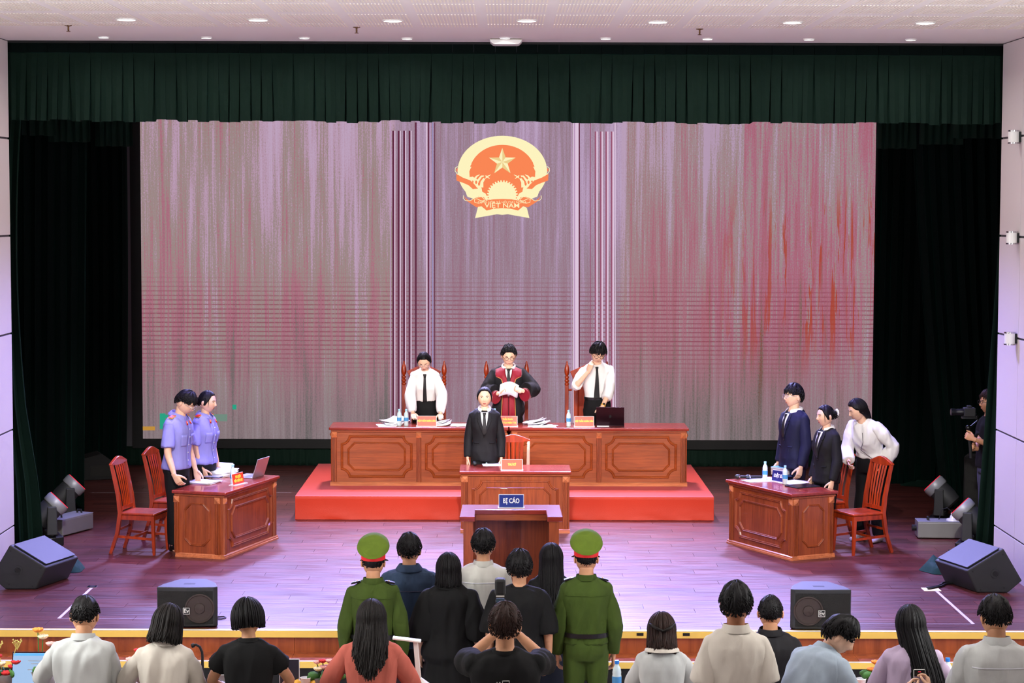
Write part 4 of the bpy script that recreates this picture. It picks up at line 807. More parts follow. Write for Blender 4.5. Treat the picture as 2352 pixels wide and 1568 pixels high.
def head_parts(mb,eyes='open',ears=True,mouth='lip'):
    n,m=36,56; V=[tuple(head_surf(Vector((0,0,1))))]
    for i in range(1,n):
        for j in range(m):
            jj=j/m*2-1 if j/m>0.5 else j/m*2; b=PI*math.copysign(abs(jj)**1.35,jj) if j/m<=0.5 else PI*math.copysign(abs(jj-0)**1.0,jj)
            u=(j/m) if j/m<=0.5 else j/m-1; b=2*PI*0.5*math.copysign((abs(u)*2)**1.3,u)
            a=PI*i/n; V.append(tuple(head_surf(Vector((math.sin(a)*math.sin(b),-math.sin(a)*math.cos(b),math.cos(a))))))
    V.append(tuple(head_surf(Vector((0,0,-1))))); F=[(0,1+j,1+(j+1)%m) for j in range(m)]
    for i in range(n-2):
        for j in range(m): F.append((1+i*m+j,1+(i+1)*m+j,1+(i+1)*m+(j+1)%m,1+i*m+(j+1)%m))
    L=len(V)-1; F+=[(L,1+(n-2)*m+(j+1)%m,1+(n-2)*m+j) for j in range(m)]; mb.add(V,F,0)
    def fy(x,z):
        best=None
        for k in range(-8,9):
            dz=z/0.115; dx=x/0.080*(1.0+0.02*k); q=1-dx*dx-dz*dz
            if q>0:
                p=head_surf(Vector((dx,-math.sqrt(q),dz)))
                if best is None or abs(p.x-x)+abs(p.z-z)<best[0]: best=(abs(p.x-x)+abs(p.z-z),p.y)
        return best[1] if best else -0.08
    for s in (-1,1):
        ex,ez=0.0315*s,0.006; ey=fy(ex,ez)
        if eyes=='open':
            mb.ball((ex,ey+0.001,ez),(0.0135,0.004,0.0058),10,6,mi=1); mb.ball((ex,ey-0.0025,ez+0.0005),(0.0058,0.0022,0.0058),8,6,mi=2); mb.ball((ex,ey-0.001,ez+0.0062),(0.0145,0.004,0.0016),10,5,mi=2)
        else: mb.ball((ex,ey-0.001,ez-0.004),(0.0145,0.0035,0.0016),10,5,mi=2)
        mb.tube([(s*0.015,fy(s*0.015,0.023)-0.001,0.0225),(s*0.031,fy(s*0.031,0.026)-0.001,0.0265),(s*0.047,fy(s*0.047,0.022)+0.0,0.022)],[0.0028,0.0034,0.0018],5,mi=4)
        if ears:
            M=Matrix.Rotation(s*R(-18),3,'Z')@Matrix.Rotation(R(12),3,'X'); mb.ball((s*0.082,0.012,-0.004),(0.008,0.019,0.031),10,8,M,0); mb.ball((s*0.0865,0.012,-0.002),(0.007,0.012,0.021),8,6,M,0)
    for dz,rz_ in ((-0.0585,0.0032),(-0.0655,0.004)): mb.ball((0,fy(0,dz)+0.001,dz),(0.021 if dz>-0.06 else 0.017,0.004,rz_),12,6,mi=3)
# ---- hair
def lock(mb,pts,r,n=5,rnd=random): mb.tube(pts,r,n)
def hair_shell(mb,thick,low,front,part=0.0,side=0.0,seed=0,lift=0.0,fade=0.0):
    """cap of hair over the skull: low(b) lowest polar angle at azimuth b (0 = face), thick in m"""
    n,m=22,52; rings=[]; rr=random.Random(seed); ph=[rr.uniform(0,6.28) for _ in range(4)]
    for i in range(n+1):
        row=[]
        for j in range(m):
            b=2*PI*j/m; lim=low(b if b<=PI else 2*PI-b, 1 if b<=PI else -1); a=max(0.001,lim*i/n); d=Vector((math.sin(a)*math.sin(b),-math.sin(a)*math.cos(b),math.cos(a)))
            p=head_surf(d); w_=min(1,(n-i)/2.2)*(1-fade*max(0,i/n-0.5)*2*(0.35 if (b<0.9 or b>5.38) else 1)); fl=1+0.16*math.sin(b*9+ph[0]+a*2)+0.1*math.sin(b*17+ph[1]-a*3)+0.10*math.sin(b*5+a*6+ph[2])
            row.append(p+p.normalized()*(thick*fl*w_-0.004*(1-w_))+Vector((0,0,lift*max(0,d.z)**2*w_)))
        rings.append(row)
    mb.loft(rings,False)
def std_low(front=62,side=88,back=128,sb=100):
    def f(b,s):
        g=b/PI*180; pts=((0,front),(38,front+4),(62,side),(84,sb),(100,sb-2),(125,back-10),(180,back)); 
        for (x0,y0),(x1,y1) in zip(pts,pts[1:]):
            if g<=x1: return R(y0+(y1-y0)*(g-x0)/(x1-x0))
        return R(back)
    return f
def on_skull(q,e):
    d=Vector((q.x/0.080,q.y/0.098,q.z/0.114)).normalized(); p=head_surf(d); return p+p.normalized()*e
def tufts(mb,n,ln,r,low,seed,out=0.5,crown=(0.1,0.5),base=0.006,fringe=0.0,droop=0.35,low_short=0.8,flow=1):
    rr=random.Random(seed); cr=Vector((0,crown[0],1)).normalized()
    for _ in range(n):
        while True:
            b=rr.uniform(0,2*PI); c=rr.uniform(-0.75,1); a=math.acos(c)
            if a<low(b if b<=PI else 2*PI-b,1)*0.97: break
        d=Vector((math.sin(a)*math.sin(b),-math.sin(a)*math.cos(b),math.cos(a))); p=head_surf(d); nn=p.normalized(); tg=d*d.dot(cr)-cr; tg=(tg-nn*tg.dot(nn)); 
        if tg.length<1e-4: tg=nn.orthogonal()
        tg.normalize(); tg=tg*flow; sd=nn.cross(tg); tg=(tg+sd*rr.uniform(-0.5,0.5)).normalized(); L=ln*rr.uniform(0.6,1.25)*max(0.25,1-low_short*max(0,a/low(b if b<=PI else 2*PI-b,1)-0.45)*1.6); p=p+nn*base*(1-0.6*low_short*max(0,a/low(b if b<=PI else 2*PI-b,1)-0.5))
        mb.tube([p,on_skull(p+tg*L*0.5,base+L*out*0.45),on_skull(p+tg*L,base+L*out*0.5*droop)],[r*0.8,r,r*0.15],4,cap=False)
def strands(mb,n,length,seed,spread=0.0,az=(70,290),r=0.009,back=0.02,top=35,wave=0.0,taper=0.6,drop=None,gather=None,bulge=0.012,sidex=0.0):
    """hair falling from the crown: every lock follows the skull down, then hangs"""
    rr=random.Random(seed); n=int(n*2.1); r=r*0.58
    for k in range(n):
        b=R(rr.uniform(*az)); L=length*rr.uniform(0.86,1.06)*(drop(b) if drop else 1); pts=[]; a0=R(rr.uniform(6,top)); pt=None; off=bulge*rr.uniform(0.3,1.25)
        for i in range(9):
            a=a0+(R(97)-a0)*i/8; d=Vector((math.sin(a)*math.sin(b),-math.sin(a)*math.cos(b),math.cos(a))); p=head_surf(d); pts.append(p+p.normalized()*off)
        p=pts[-1].copy(); hd=Vector((p.x,p.y,0)); hd=hd.normalized() if hd.length>0.01 else Vector((0,1,0)); steps=8; ph=rr.uniform(0,6.28)
        for i in range(1,steps+1):
            t=i/steps; q=p+Vector((0,0,-L*t))+hd*(spread*t)+Vector((sidex*t,back*t,0))
            if gather: g=gather[1]*min(1,t*1.6); q.x=q.x*(1-g)+gather[0]*g+q.x*0; q.y=q.y*(1-g)+(gather[2])*g
            q+=Vector((math.sin(t*7+ph),math.cos(t*6+ph),0))*wave*t; pts.append(q)
        n_=len(pts); mb.tube(pts,[r*(0.6+0.4*min(1,i/4)) if i<n_-4 else r*(1-taper*(i-n_+4)/4) for i in range(n_)],4,cap=False)
# ---- the person
MALE=[(0.465,0.070,0.058,0.0),(0.50,0.092,0.066,0.004),(0.535,0.094,0.068,0.004),(0.575,0.087,0.062,0.0),(0.615,0.083,0.058,-0.002),(0.665,0.089,0.062,0.0),(0.715,0.099,0.067,0.002),(0.755,0.105,0.068,0.004),(0.785,0.104,0.063,0.006),(0.812,0.090,0.050,0.008),(0.832,0.058,0.042,0.008),(0.848,0.036,0.036,0.006)]
FEM=[(0.465,0.072,0.060,0.0),(0.50,0.096,0.070,0.006),(0.535,0.095,0.070,0.004),(0.575,0.082,0.060,0.0),(0.615,0.074,0.054,-0.002),(0.665,0.079,0.058,-0.004),(0.715,0.088,0.066,-0.006),(0.755,0.093,0.064,0.0),(0.785,0.092,0.056,0.004),(0.812,0.080,0.045,0.006),(0.832,0.050,0.037,0.006),(0.848,0.031,0.032,0.004)]
class Person:
    def __init__(s,x,y,z,rz,h=1.7,fem=False,lean=0,side=0,head=(0,0,0),L=None,R_=None,skin='skin_light',build=1.0,eyes='open',stance=0.055,legs=None,hs=1.0,sit=None,sh=1.0,ears=True,turn=0):
        s.h=h; s.fem=fem; s.tab=FEM if fem else MALE; s.skin=skin; s.build_=build; s.hs=hs*(1.045 if fem else 1.06)*(0.5+0.5*h/1.70); s.stance=stance; s.loc=(x,y,z); s.rz=rz; s.kids=[]; s.eyes=eyes; s.sit=sit; s.sh=sh; s.ears=ears; s.turn=R(turn)
        N=60; s.sp=[]; p=Vector((0,0,0.45*h)); s.z0=0.45
        if sit: p=Vector((0,0,sit+0.0))
        for i in range(N+1):
            f=0.45+0.45*i/N; t=min(1,max(0,(f-0.5)/0.2)); t=t*t*(3-2*t); M=Matrix.Rotation(R(side)*t,3,'Y')@Matrix.Rotation(R(lean)*t,3,'X')@Matrix.Rotation(s.turn*t,3,'Z')
            s.sp.append((f,p.copy(),M)); p=p+M@Vector((0,0,0.45*h/N))
        nb=s.spine(0.872); s.Rh=Matrix.Rotation(R(head[0]),3,'Z')@Matrix.Rotation(R(head[2]),3,'Y')@Matrix.Rotation(R(head[1]),3,'X')
        s.Hc=nb[0]+nb[1]@Vector((0,0.0,0))+s.Rh@Vector((0,-0.014,0.060*h)); s.nb=nb[0]
        s.arm={}
        for sg,a in ((1,L),(-1,R_)):
            c,M=s.spine(0.793); S=c+M@Vector((sg*(0.0965 if not fem else 0.085)*h*s.sh*build**0.5,0.006*h,0.0)); a=a or {}; up,fo=0.170*h,0.150*h
            w=Vector(a['w']) if 'w' in a else S+Vector((sg*0.062,-0.05,-0.310*h)); pole=Vector(a.get('e',(sg*0.6,1.0,-0.1))); d=w-S; D=min(d.length,(up+fo)*0.985); u=d.normalized(); w=S+u*D
            aa=(up*up-fo*fo+D*D)/(2*D); hh=math.sqrt(max(0,up*up-aa*aa)); pp=pole-u*pole.dot(u); pp=pp.normalized() if pp.length>1e-6 else u.orthogonal(); E=S+u*aa+pp*hh
            hd=Vector(a['hd']).normalized() if 'hd' in a else (w-E).normalized(); hn=Vector(a.get('hn',(-sg,0,0.0))); hn=(hn-hd*hn.dot(hd)).normalized(); s.arm[sg]=(S,E,w,hd,hn,a.get('k','relax'))
    def spine(s,f):
        f=min(0.9,max(0.45,f)); i=min(59,int((f-0.45)/0.45*60)); a,b=s.sp[i],s.sp[i+1]; t=(f-a[0])/(b[0]-a[0]); return a[1].lerp(b[1],t),a[2]
    def ring(s,f,a,b,yo,infl,n=26,pw=0.82):
        c,M=s.spine(f); a=a*s.h*s.build_+infl; b=b*s.h*s.build_+infl; return [c+M@Vector((a*math.copysign(abs(math.cos(t))**pw,math.cos(t)),yo*s.h+b*math.copysign(abs(math.sin(t))**pw,math.sin(t)),0)) for t in [2*PI*k/n for k in range(n)]]
    def torso(s,m,f0,f1,infl,flare=None,n=26):
        fs=[f0]+[r[0] for r in s.tab if f0+0.006<r[0]<f1-0.004]+[f1]; rings=[]
        for f in fs:
            a=[np.interp(f,[r[0] for r in s.tab],[r[k] for r in s.tab]) for k in (1,2,3)]; fl=flare(f) if flare else 0.0
            e=infl+fl; 
            if f>0.835: e=min(e,0.006)
            if f<0.465: a[0]=0.092; a[1]=0.066
            c=s.ring(f,a[0],a[1],a[2],e,n)
            if f<0.45: c=[q+Vector((0,0,(f-0.45)*s.h)) for q in c]
            rings.append(c)
        m.loft(rings)
    def shoulders(s,m,infl):
        for sg in (1,-1):
            S=s.arm[sg][0]; c,M=s.spine(0.826); r=0.0282*s.h*s.build_+infl; m.tube([c+M@Vector((sg*0.018*s.h,0.006*s.h,0)),(c+M@Vector((sg*0.05*s.h,0.006*s.h,-0.010*s.h))),S+M@Vector((-sg*0.01,0,0.0))],[r*0.9,r*0.92,r*0.93],14); m.ball(S,r*0.97,14,9)
    def sleeve(s,m,sg,upto,infl,rad=None,n=14):
        S,E,w=s.arm[sg][:3]; h=s.h*s.build_; base=[0.0275*h,0.0262*h,0.0245*h,0.0235*h,0.0215*h,0.016*h]; ts=[0,0.25,0.5,0.62,0.78,1.0]
        def at(t): 
            if t<=0.5: return S.lerp(E,t/0.5)
            return E.lerp(w,(t-0.5)/0.5)
        tt=[t for t in (0,0.15,0.3,0.42,0.5,0.58,0.7,0.82,0.92,1.0) if t<upto-0.02]+[upto]; pts=[at(t) for t in tt]
        for i,t in enumerate(tt):
            if t==0.5: pts[i]=pts[i]+((S+w)/2-pts[i])*0.06
        rr=[(np.interp(t,ts,base)+infl+(rad(t) if rad else 0))*(0.86 if t==0 else 0.95 if t<0.16 else 1) for t in tt]; m.tube(pts,rr,n); m.ball(pts[0],rr[0]*0.98,n,8); return pts[-1],rr[-1]
    def leg_pts(s,sg):
        h=s.h
        if s.sit: hp=s.sp[0][1]+Vector((sg*0.052*h,0,0.02)); kn=hp+Vector((sg*0.03,-0.24*h,0.01)); return [hp,kn,Vector((kn.x,kn.y+0.02,0.045*h))]
        return [Vector((sg*0.050*h,0,0.49*h)),Vector((sg*(0.03*h+s.stance*0.5),-0.004*h,0.275*h)),Vector((sg*s.stance,0.012*h,0.045*h))]
    def legs(s,m,infl,ankle=0.0,wide=0.0,top=0.0):
        h=s.h*s.build_
        for sg in (1,-1):
            a,k,f=s.leg_pts(sg); e=k.lerp(f,1.0-ankle); m.tube([a+Vector((0,0,0.02)),a.lerp(k,0.35),a.lerp(k,0.75),k,k.lerp(f,0.3),k.lerp(f,0.65),e],[0.050*h+infl,0.047*h+infl,0.038*h+infl,0.0335*h+infl+wide*0.4,0.033*h+infl+wide*0.7,0.027*h+infl+wide,0.0235*h+infl+wide],14); m.ball(a,0.050*h+infl,14,9)
            if s.sit: m.ball(k,0.036*h+infl,12,8)
    # -- body
    def make(s,label,group=None):
        m=MB(); s.torso(m,0.465,0.848,-0.004); s.shoulders(m,-0.006)
        for sg in (1,-1): s.sleeve(m,sg,1.0,-0.002)
        s.legs(m,-0.006)
        for sg in (1,-1):
            f=s.leg_pts(sg)[2]; m.tube([f,f+Vector((0,-0.01,-0.03*s.h)),f+Vector((sg*0.01,-0.08*s.h,-0.034*s.h))],[0.022*s.h,0.021*s.h,0.014*s.h],10)
        c=s.spine(0.825)[0]; top=s.Hc+s.Rh@Vector((0,0.016,-0.045))*s.hs; nr=0.0345*s.h if not s.fem else 0.0295*s.h; m.tube([c,c.lerp(top,0.35),c.lerp(top,0.7),top],[nr*1.2,nr,nr*0.98,nr*1.0],16)
        V,F,_=remesh(*m.arrays(),0.0145,4); b=MB(); b.add(V,F,0)
        hm=MB(); head_parts(hm,s.eyes,s.ears); HV,HF=hm.arrays(); HV=HV*s.hs@np.array(s.Rh).T+np.array(s.Hc); b.v.append(HV)
        for f,mi in zip(HF,hm.m): b.f.append(tuple(i+b.n for i in f)); b.m.append(mi)
        b.n+=len(HV)
        for sg in (1,-1):
            S,E,w,hd,hn,k=s.arm[sg]; V,F=hand_geo(k); x=hn.cross(hd)*sg; A=np.array([[x[i],hn[i],hd[i]] for i in range(3)])*(s.h/1.72)*(0.94 if s.fem else 1.0); b.add(V@A.T+np.array(w),F,0)
        o=b.build('person',[s.skin,'eye_white','eye_dark','lip' if s.fem else 'lip_pale','brow'],None,smooth=True,fix=False); o.location=s.loc; o.rotation_euler=(0,0,R(s.rz)); tag(o,label,'person',group); s.o=o; return o
    def garment(s,name,m,mat,vox=0.0125,wr=0.006,it=3,freq=(9,9,2.6),seed=0,folds=0.0,extra=()):
        V,F,N=remesh(*m.arrays(),vox,it); fx,fy,fz=freq; nt=len(V); s.bv=bvhtree.BVHTree.FromPolygons(V.tolist(),F)
        for q in extra:
            a,b_,c=remesh(*q.arrays(),vox,it); F=F+[tuple(i+len(V) for i in f) for f in b_]; V=np.vstack([V,a]); N=np.vstack([N,c])
        if wr or folds:
            d=np.array([1.7*wr*(0.55-1.5*abs(noise.noise((p[0]*fx+seed+p[2]*1.5,p[1]*fy,p[2]*fz)))+0.45*noise.noise((p[0]*fx*2.3,p[1]*fy*2.3+seed,p[2]*fz*2.6+p[0]*6)))+folds*max(0,noise.noise((p[0]*9+seed,p[1]*9,p[2]*1.1)))*0.0 for p in V]); V=V+N*d[:,None]
            if folds:
                zt=V[:,2].max(); zb=V[:,2].min(); t=np.clip((zt-V[:,2])/(zt-zb),0,1)*(np.arange(len(V))<nt); a=np.arctan2(V[:,1],V[:,0]); V=V+N*(folds*t*(np.sin(a*9+seed)+0.6*np.sin(a*15+2*seed)))[:,None]
        s.bv=bvhtree.BVHTree.FromPolygons(V[:nt].tolist(),[f for f in F if max(f)<nt])
        b=MB(); b.add(V,F); o=b.build(name,mat,s.o,smooth=True,fix=False); s.kids.append(o); return o
    def shirt(s,name,mat,hem=0.52,sl=0.97,infl=0.014,rad=None,flare=None,wr=0.006,seed=0,sides=(1,-1),vox=0.0125,folds=0.0,top=0.846):
        m=MB(); s.torso(m,hem,top,infl,flare); s.shoulders(m,infl*0.6); ms=[]
        for sg in sides:
            q=MB(); s.sleeve(q,sg,sl if not isinstance(sl,dict) else sl[sg],infl*0.62,rad); ms.append(q)
        return s.garment(name,m,mat,vox,wr,seed=seed,folds=folds,extra=ms)
    def trousers(s,mat,waist=0.59,wide=0.006,infl=0.009,name='trousers'):
        m=MB(); s.torso(m,0.465,waist,infl+0.002); s.legs(m,infl,wide=wide); keep=s.bv if hasattr(s,'bv') else None; o=s.garment(name,m,mat,0.014,0.003,seed=3); s.bvt=s.bv
        if keep: s.bv=keep
        for sg in (1,-1):
            f=s.leg_pts(sg)[2]; b=MB(); y=-0.05*s.h; q=0.05 if not s.fem else 0.043
            rings=[[(f.x+w_*math.cos(2*PI*k/14)+sg*0.01*t,f.y+0.045+(-0.255*t),0.002+hh*(0.5+0.5*math.sin(2*PI*k/14))) for k in range(14)] for t,w_,hh in ((0,0.018,0.05),(0.08,0.034,0.085),(0.3,0.039,0.095),(0.55,0.045,0.07),(0.8,0.046,0.05),(0.95,0.034,0.04),(1.0,0.014,0.02))]
            b.loft(rings); b.build('shoe','shoe_black' if not getattr(s,'shoe',None) else s.shoe,s.o,smooth=60)
        return o
    def skirt(s,mat,waist=0.6,hem=0.28,flare=0.03):
        m=MB(); h=s.h; rings=[]
        for f in np.linspace(hem,waist,9):
            t=(waist-f)/(waist-hem); a=np.interp(min(t*2.2,1),[0,1],[0.080,0.102])*h+flare*t; b=np.interp(min(t*2.2,1),[0,1],[0.06,0.078])*h+flare*t
            rings.append([Vector((a*math.cos(2*PI*k/24),b*math.sin(2*PI*k/24),f*h)) for k in range(24)])
        m.loft(rings); return s.garment('skirt',m,mat,0.014,0.003,seed=4,folds=0.006)
    def collar(s,mat,hgt=0.034,rad=1.24,front=0.3,name='collar',f=0.838,spread=0.012,drop=0.02,op=0):
        c,M=s.spine(f+0.008); top=s.Hc+s.Rh@Vector((0,0.02,-0.05))*s.hs; ax=(top-c).normalized(); ax=(ax+M@Vector((0,0,1))).normalized(); M2=ax.to_track_quat('Z','Y').to_matrix(); M2=Matrix.Rotation(0,3,'X')@M2
        # keep x axis sideways
        xx=(M@Vector((1,0,0))); xx=(xx-ax*xx.dot(ax)).normalized(); yy=ax.cross(xx); nr=(0.0345 if not s.fem else 0.0295)*s.h*rad; n=30; rings=[]
        for (r,z) in ((nr+spread*0.7,-0.012),(nr+0.003,hgt),(nr+0.006,hgt+0.002),(nr+spread+0.004,hgt*0.25-0.004),(nr+spread+0.006,-0.008)):
            an=[2*PI*k/n for k in range(n)] if not op else [R(op)+(2*PI-2*R(op))*k/(n-1) for k in range(n)]
            rings.append([c+xx*(r*math.sin(a))+yy*(-r*1.06*math.cos(a)+0.008)+ax*(z-drop*(0.5+0.5*math.cos(a))**2) for a in an])
        m=MB(); m.loft(rings,False,closed=not op); return m.build(name,mat,s.o,smooth=50)
    def patch(s,name,rows,mat,off=0.005,ncol=6,f=0.70,back=False,bv=None,thick=0.003,smooth=True,parent=None):
        """cloth pieces laid on the garment: rows of (height above the ground in m if upright, x left, x right)"""
        R0=rows; rows=[]
        for (z0,a0,b0),(z1,a1,b1) in zip(R0,R0[1:]):
            k=max(1,int(abs(z1-z0)/0.014)); rows+=[(z0+(z1-z0)*i/k,a0+(a1-a0)*i/k,b0+(b1-b0)*i/k) for i in range(k)]
        rows.append(R0[-1]); bv=bv or s.bv; c,M=s.spine(f); V=[]; dr=M@Vector((0,-1.0 if back else 1.0,0)); c0=s.spine(f)[0]
        for (z,x0,x1) in rows:
            for k in range(ncol+1):
                x=x0+(x1-x0)*k/ncol; o=c0+M@Vector((x,0.0,z-f*s.h))-dr*0.8; hit=bv.ray_cast(o,dr,2.0)
                if hit[0] is None: p=(Vector(V[-1]) if V else c0-dr*0.1); p=Vector((o.x,p.y,o.z)) if True else p
                else: p=hit[0]-dr*off
                V.append(tuple(p))
        n=ncol+1; m=MB(); m.add(V,[(i*n+k,i*n+k+1,(i+1)*n+k+1,(i+1)*n+k) for i in range(len(rows)-1) for k in range(ncol)])
        o=m.build(name,mat,parent or s.o,smooth=smooth,fix=False); sd=o.modifiers.new('s','SOLIDIFY'); sd.thickness=thick; sd.offset=0; return o
    def tie(s,z0,z1,mat='tie_black',wd=0.036,x=0.0,x1=None):
        x1=x if x1 is None else x1; L=z0-z1; kn=0.03
        s.patch('tie',[(z0-0.032,x-0.014,x+0.014)]+[(z0-0.032-(L-0.06)*t,x+(x1-x)*t-(0.013+wd*0.55*t),x+(x1-x)*t+(0.013+wd*0.55*t)) for t in (0.15,0.4,0.7,1.0)]+[(z1,x1-0.003,x1+0.003)],mat,0.014)
        s.patch('tie_knot',[(z0,x-0.019,x+0.019),(z0-0.012,x-0.02,x+0.02),(z0-0.036,x-0.011,x+0.011)],mat,0.018,thick=0.008)
    def suit_front(s,zc,zb,mat,shirt='shirt_white',tie='tie_black',vw=0.05,lap=0.035):
        L=zc-zb
        s.patch('shirt_front',[(zc-0.004,-vw*0.9,vw*0.9),(zc-L*0.15,-vw*0.9,vw*0.9),(zc-L*0.5,-vw*0.58,vw*0.58),(zc-L*0.97,-0.004,0.004)],shirt,0.004)
        s.tie(zc-0.008,zb+0.012,tie,0.028)
        for sg in (1,-1):
            a=[(zc+0.004,sg*vw*0.92,sg*(vw+0.02)),(zc-L*0.1,sg*vw*0.9,sg*(vw+lap)),(zc-L*0.28,sg*vw*0.8,sg*(vw+lap*1.15)),(zc-L*0.3,sg*vw*0.78,sg*(vw+lap*0.55)),(zc-L*0.36,sg*vw*0.72,sg*(vw+lap*1.0)),(zc-L*0.7,sg*vw*0.34,sg*(vw*0.34+lap*0.8)),(zc-L,0.0,sg*0.012)]
            s.patch('lapel',a,mat,0.011,thick=0.005)
        s.collar(mat,0.026,1.5,name='jacket_collar',f=0.830,spread=0.02,drop=0.05,op=62)
        for dz in (0.012,): s.patch('button',[(zb-dz+0.008,-0.008,0.008),(zb-dz-0.008,-0.008,0.008)],'shoe_black',0.007,2)
        for sg in (1,-1): s.patch('pocket_flap',[(zb-0.075,sg*0.06,sg*0.12),(zb-0.095,sg*0.06,sg*0.12)],mat,0.007,thick=0.005)
    def hair(s,fn,mat='hair_black',name='hair'):
        m=MB(); fn(m); V,F=m.arrays(); V=V*s.hs@np.array(s.Rh).T+np.array(s.Hc); b=MB(); b.add(V,F); return b.build(name,mat,s.o,smooth=True,fix=False)
    def strands_world(s,m_fn,mat,name='hair'):
        m=MB(); m_fn(m); V,F=m.arrays(); b=MB(); b.add(V,F); return b.build(name,mat,s.o,smooth=True,fix=False)
    def onhead(s,name,mb,mat,smooth=40,parent=None):
        mb.v=[v*s.hs@np.array(s.Rh).T+np.array(s.Hc) for v in mb.v]; return mb.build(name,mat,parent or s.o,smooth=smooth)
    def glasses(s,mat='glasses_dark',r=0.021):
        m=MB()
        for sg in (1,-1):
            pts=[(sg*0.032+1.12*r*math.cos(a),-0.104-0.002*math.cos(a),0.004+0.86*r*math.sin(a)) for a in np.linspace(0,2*PI,17)]; m.tube(pts,0.0022,5); m.tube([(sg*0.055,-0.1,0.01),(sg*0.078,-0.06,0.01),(sg*0.083,0.01,0.008)],0.002,5)
        m.tube([(-0.011,-0.106,0.008),(0.011,-0.106,0.008)],0.002,5); return s.onhead('glasses',m,mat)
flat('glasses_dark',(30,24,26),0.3); flat('glasses_light',(196,190,190),0.2,0.5)
flat('shoe_black',(14,13,14),0.35); flat('shoe_pale',(206,198,190),0.4)
cloth('shirt_white',(232,230,228),0.8,var=0.07); cloth('shirt_cream',(196,194,186),0.85,var=0.12); cloth('shirt_warm',(208,200,188),0.85,var=0.1); cloth('shirt_pale',(190,192,190),0.85,var=0.12); cloth('shirt_blue',(160,174,188),0.85,var=0.12); cloth('shirt_lilac',(178,158,182),0.85,var=0.12)
cloth('uniform_lilac',(146,144,220),0.8,var=0.14); cloth('suit_black',(24,23,27),0.75,var=0.2); cloth('suit_navy',(26,28,56),0.7,var=0.2); cloth('cloth_black',(15,15,16),0.85,var=0.2); cloth('trouser_black',(16,16,19),0.8,var=0.2); cloth('tie_black',(38,37,38),0.6,var=0.15)
cloth('police_green',(60,78,24),0.85,var=0.22); cloth('police_cap',(86,106,26),0.85,var=0.12); flat('police_red',(220,26,30),0.6); cloth('denim',(50,66,90),0.9,var=0.3); cloth('denim_dark',(22,26,40),0.9,var=0.3); cloth('tweed_pink',(192,100,86),0.95,fine=240,var=0.2); cloth('maroon',(140,12,36),0.55,var=0.15,sheen=0.4); flat('gold_thread',(206,150,70),0.5); cloth('jean_grey',(70,70,92),0.9,var=0.2)
flat('badge_red',(206,36,30),0.5); flat('badge_gold',(236,190,70),0.4,0.3); flat('belt_leather',(18,18,20),0.3)
# ------------------------------------------------------------------ hair styles
def h_short(seed=1,thick=0.017,n=620,ln=0.05,front=60,back=116,lift=0.01,out=0.2,sb=82,fade=0.75,fringe=0,r=0.0055):
    def f(m):
        lo=std_low(front,82,back,sb); hair_shell(m,thick*1.25,lo,0,seed=seed,lift=lift*0.25,fade=fade); tufts(m,int(n*1.3),ln*0.8,r*0.85,lo,seed,out*0.8,base=thick*0.95,low_short=fade+0.1,crown=(0.35,0.5))
        rr=random.Random(seed+5)
        for k in range(fringe):
            b=R(rr.uniform(-48,48)); a=R(rr.uniform(38,52)); d=Vector((math.sin(a)*math.sin(b),-math.sin(a)*math.cos(b),math.cos(a))); p=head_surf(d)+d*0.018; e=head_surf(Vector((math.sin(R(74))*math.sin(b),-math.sin(R(74))*math.cos(b),math.cos(R(74)))))*1.09; m.tube([p,p.lerp(e,0.5)+d*0.012,e+Vector((rr.uniform(-0.01,0.01),0,rr.uniform(-0.012,0.006)))],[0.007,0.008,0.002],5,cap=False)
    return f
def h_long(seed=1,length=0.36,n=190,az=(70,290),back=0.07,spread=0.01,r=0.0095,front=58,wave=0.004,sidex=0.0,bulge=0.014,taper=0.6,cap=True,drop=None,gather=None):
    def f(m):
        lo=std_low(front,80,112,92); hair_shell(m,0.013,lo,0,seed=seed); strands(m,n,length,seed,spread=spread,az=az,r=r,back=back,wave=wave,sidex=sidex,bulge=bulge,taper=taper,drop=drop,gather=gather)
    return f
def h_bob(seed=1,length=0.12,n=200,az=(55,305),back=0.0,spread=0.008,front=56,r=0.0085,taper=0.7,bulge=0.016): return h_long(seed,length,n,az,back,spread,r,front,0.003,0,bulge,taper)
def h_up(seed=1,bun=(0.0,0.1,0.02),br=0.035,front=58,tail=None):
    def f(m):
        lo=std_low(front-10,80,122,112); hair_shell(m,0.010,lo,0,seed=seed); tufts(m,420,0.06,0.0035,lo,seed,0.02,base=0.0065,crown=(1.6,0),low_short=0.0,flow=-1)
        if br: m.ball(bun,(br,br*0.9,br),14,10); tufts_ball(m,bun,br,seed)
        rr=random.Random(seed)
        for k in range(8): sg=1 if k%2 else -1; m.tube([(sg*0.068,-0.045,0.05),(sg*0.079,-0.05,0.01),(sg*(0.078+0.004*rr.random()),-0.046,-0.03-0.03*rr.random())],[0.004,0.003,0.001],4,cap=False)
    return f
def tufts_ball(m,c,br,seed):
    rr=random.Random(seed)
    for k in range(60):
        d=Vector((rr.gauss(0,1),rr.gauss(0,1),rr.gauss(0,1))).normalized(); t=d.orthogonal(); t=Matrix.Rotation(rr.uniform(0,6.28),3,d)@t; p=Vector(c)+d*br*0.95; m.tube([p,p+t*br*0.6+d*br*0.06,p+t*br*1.0-d*br*0.3],[0.004,0.005,0.001],4,cap=False)
def X_(px,Y,py=900): return aty(px,py,Y).x
def wl(P,px,py,Y):
    q=aty(px,py,Y)-Vector(P[:3]); return tuple(Matrix.Rotation(-R(P[3]),3,'Z')@q)
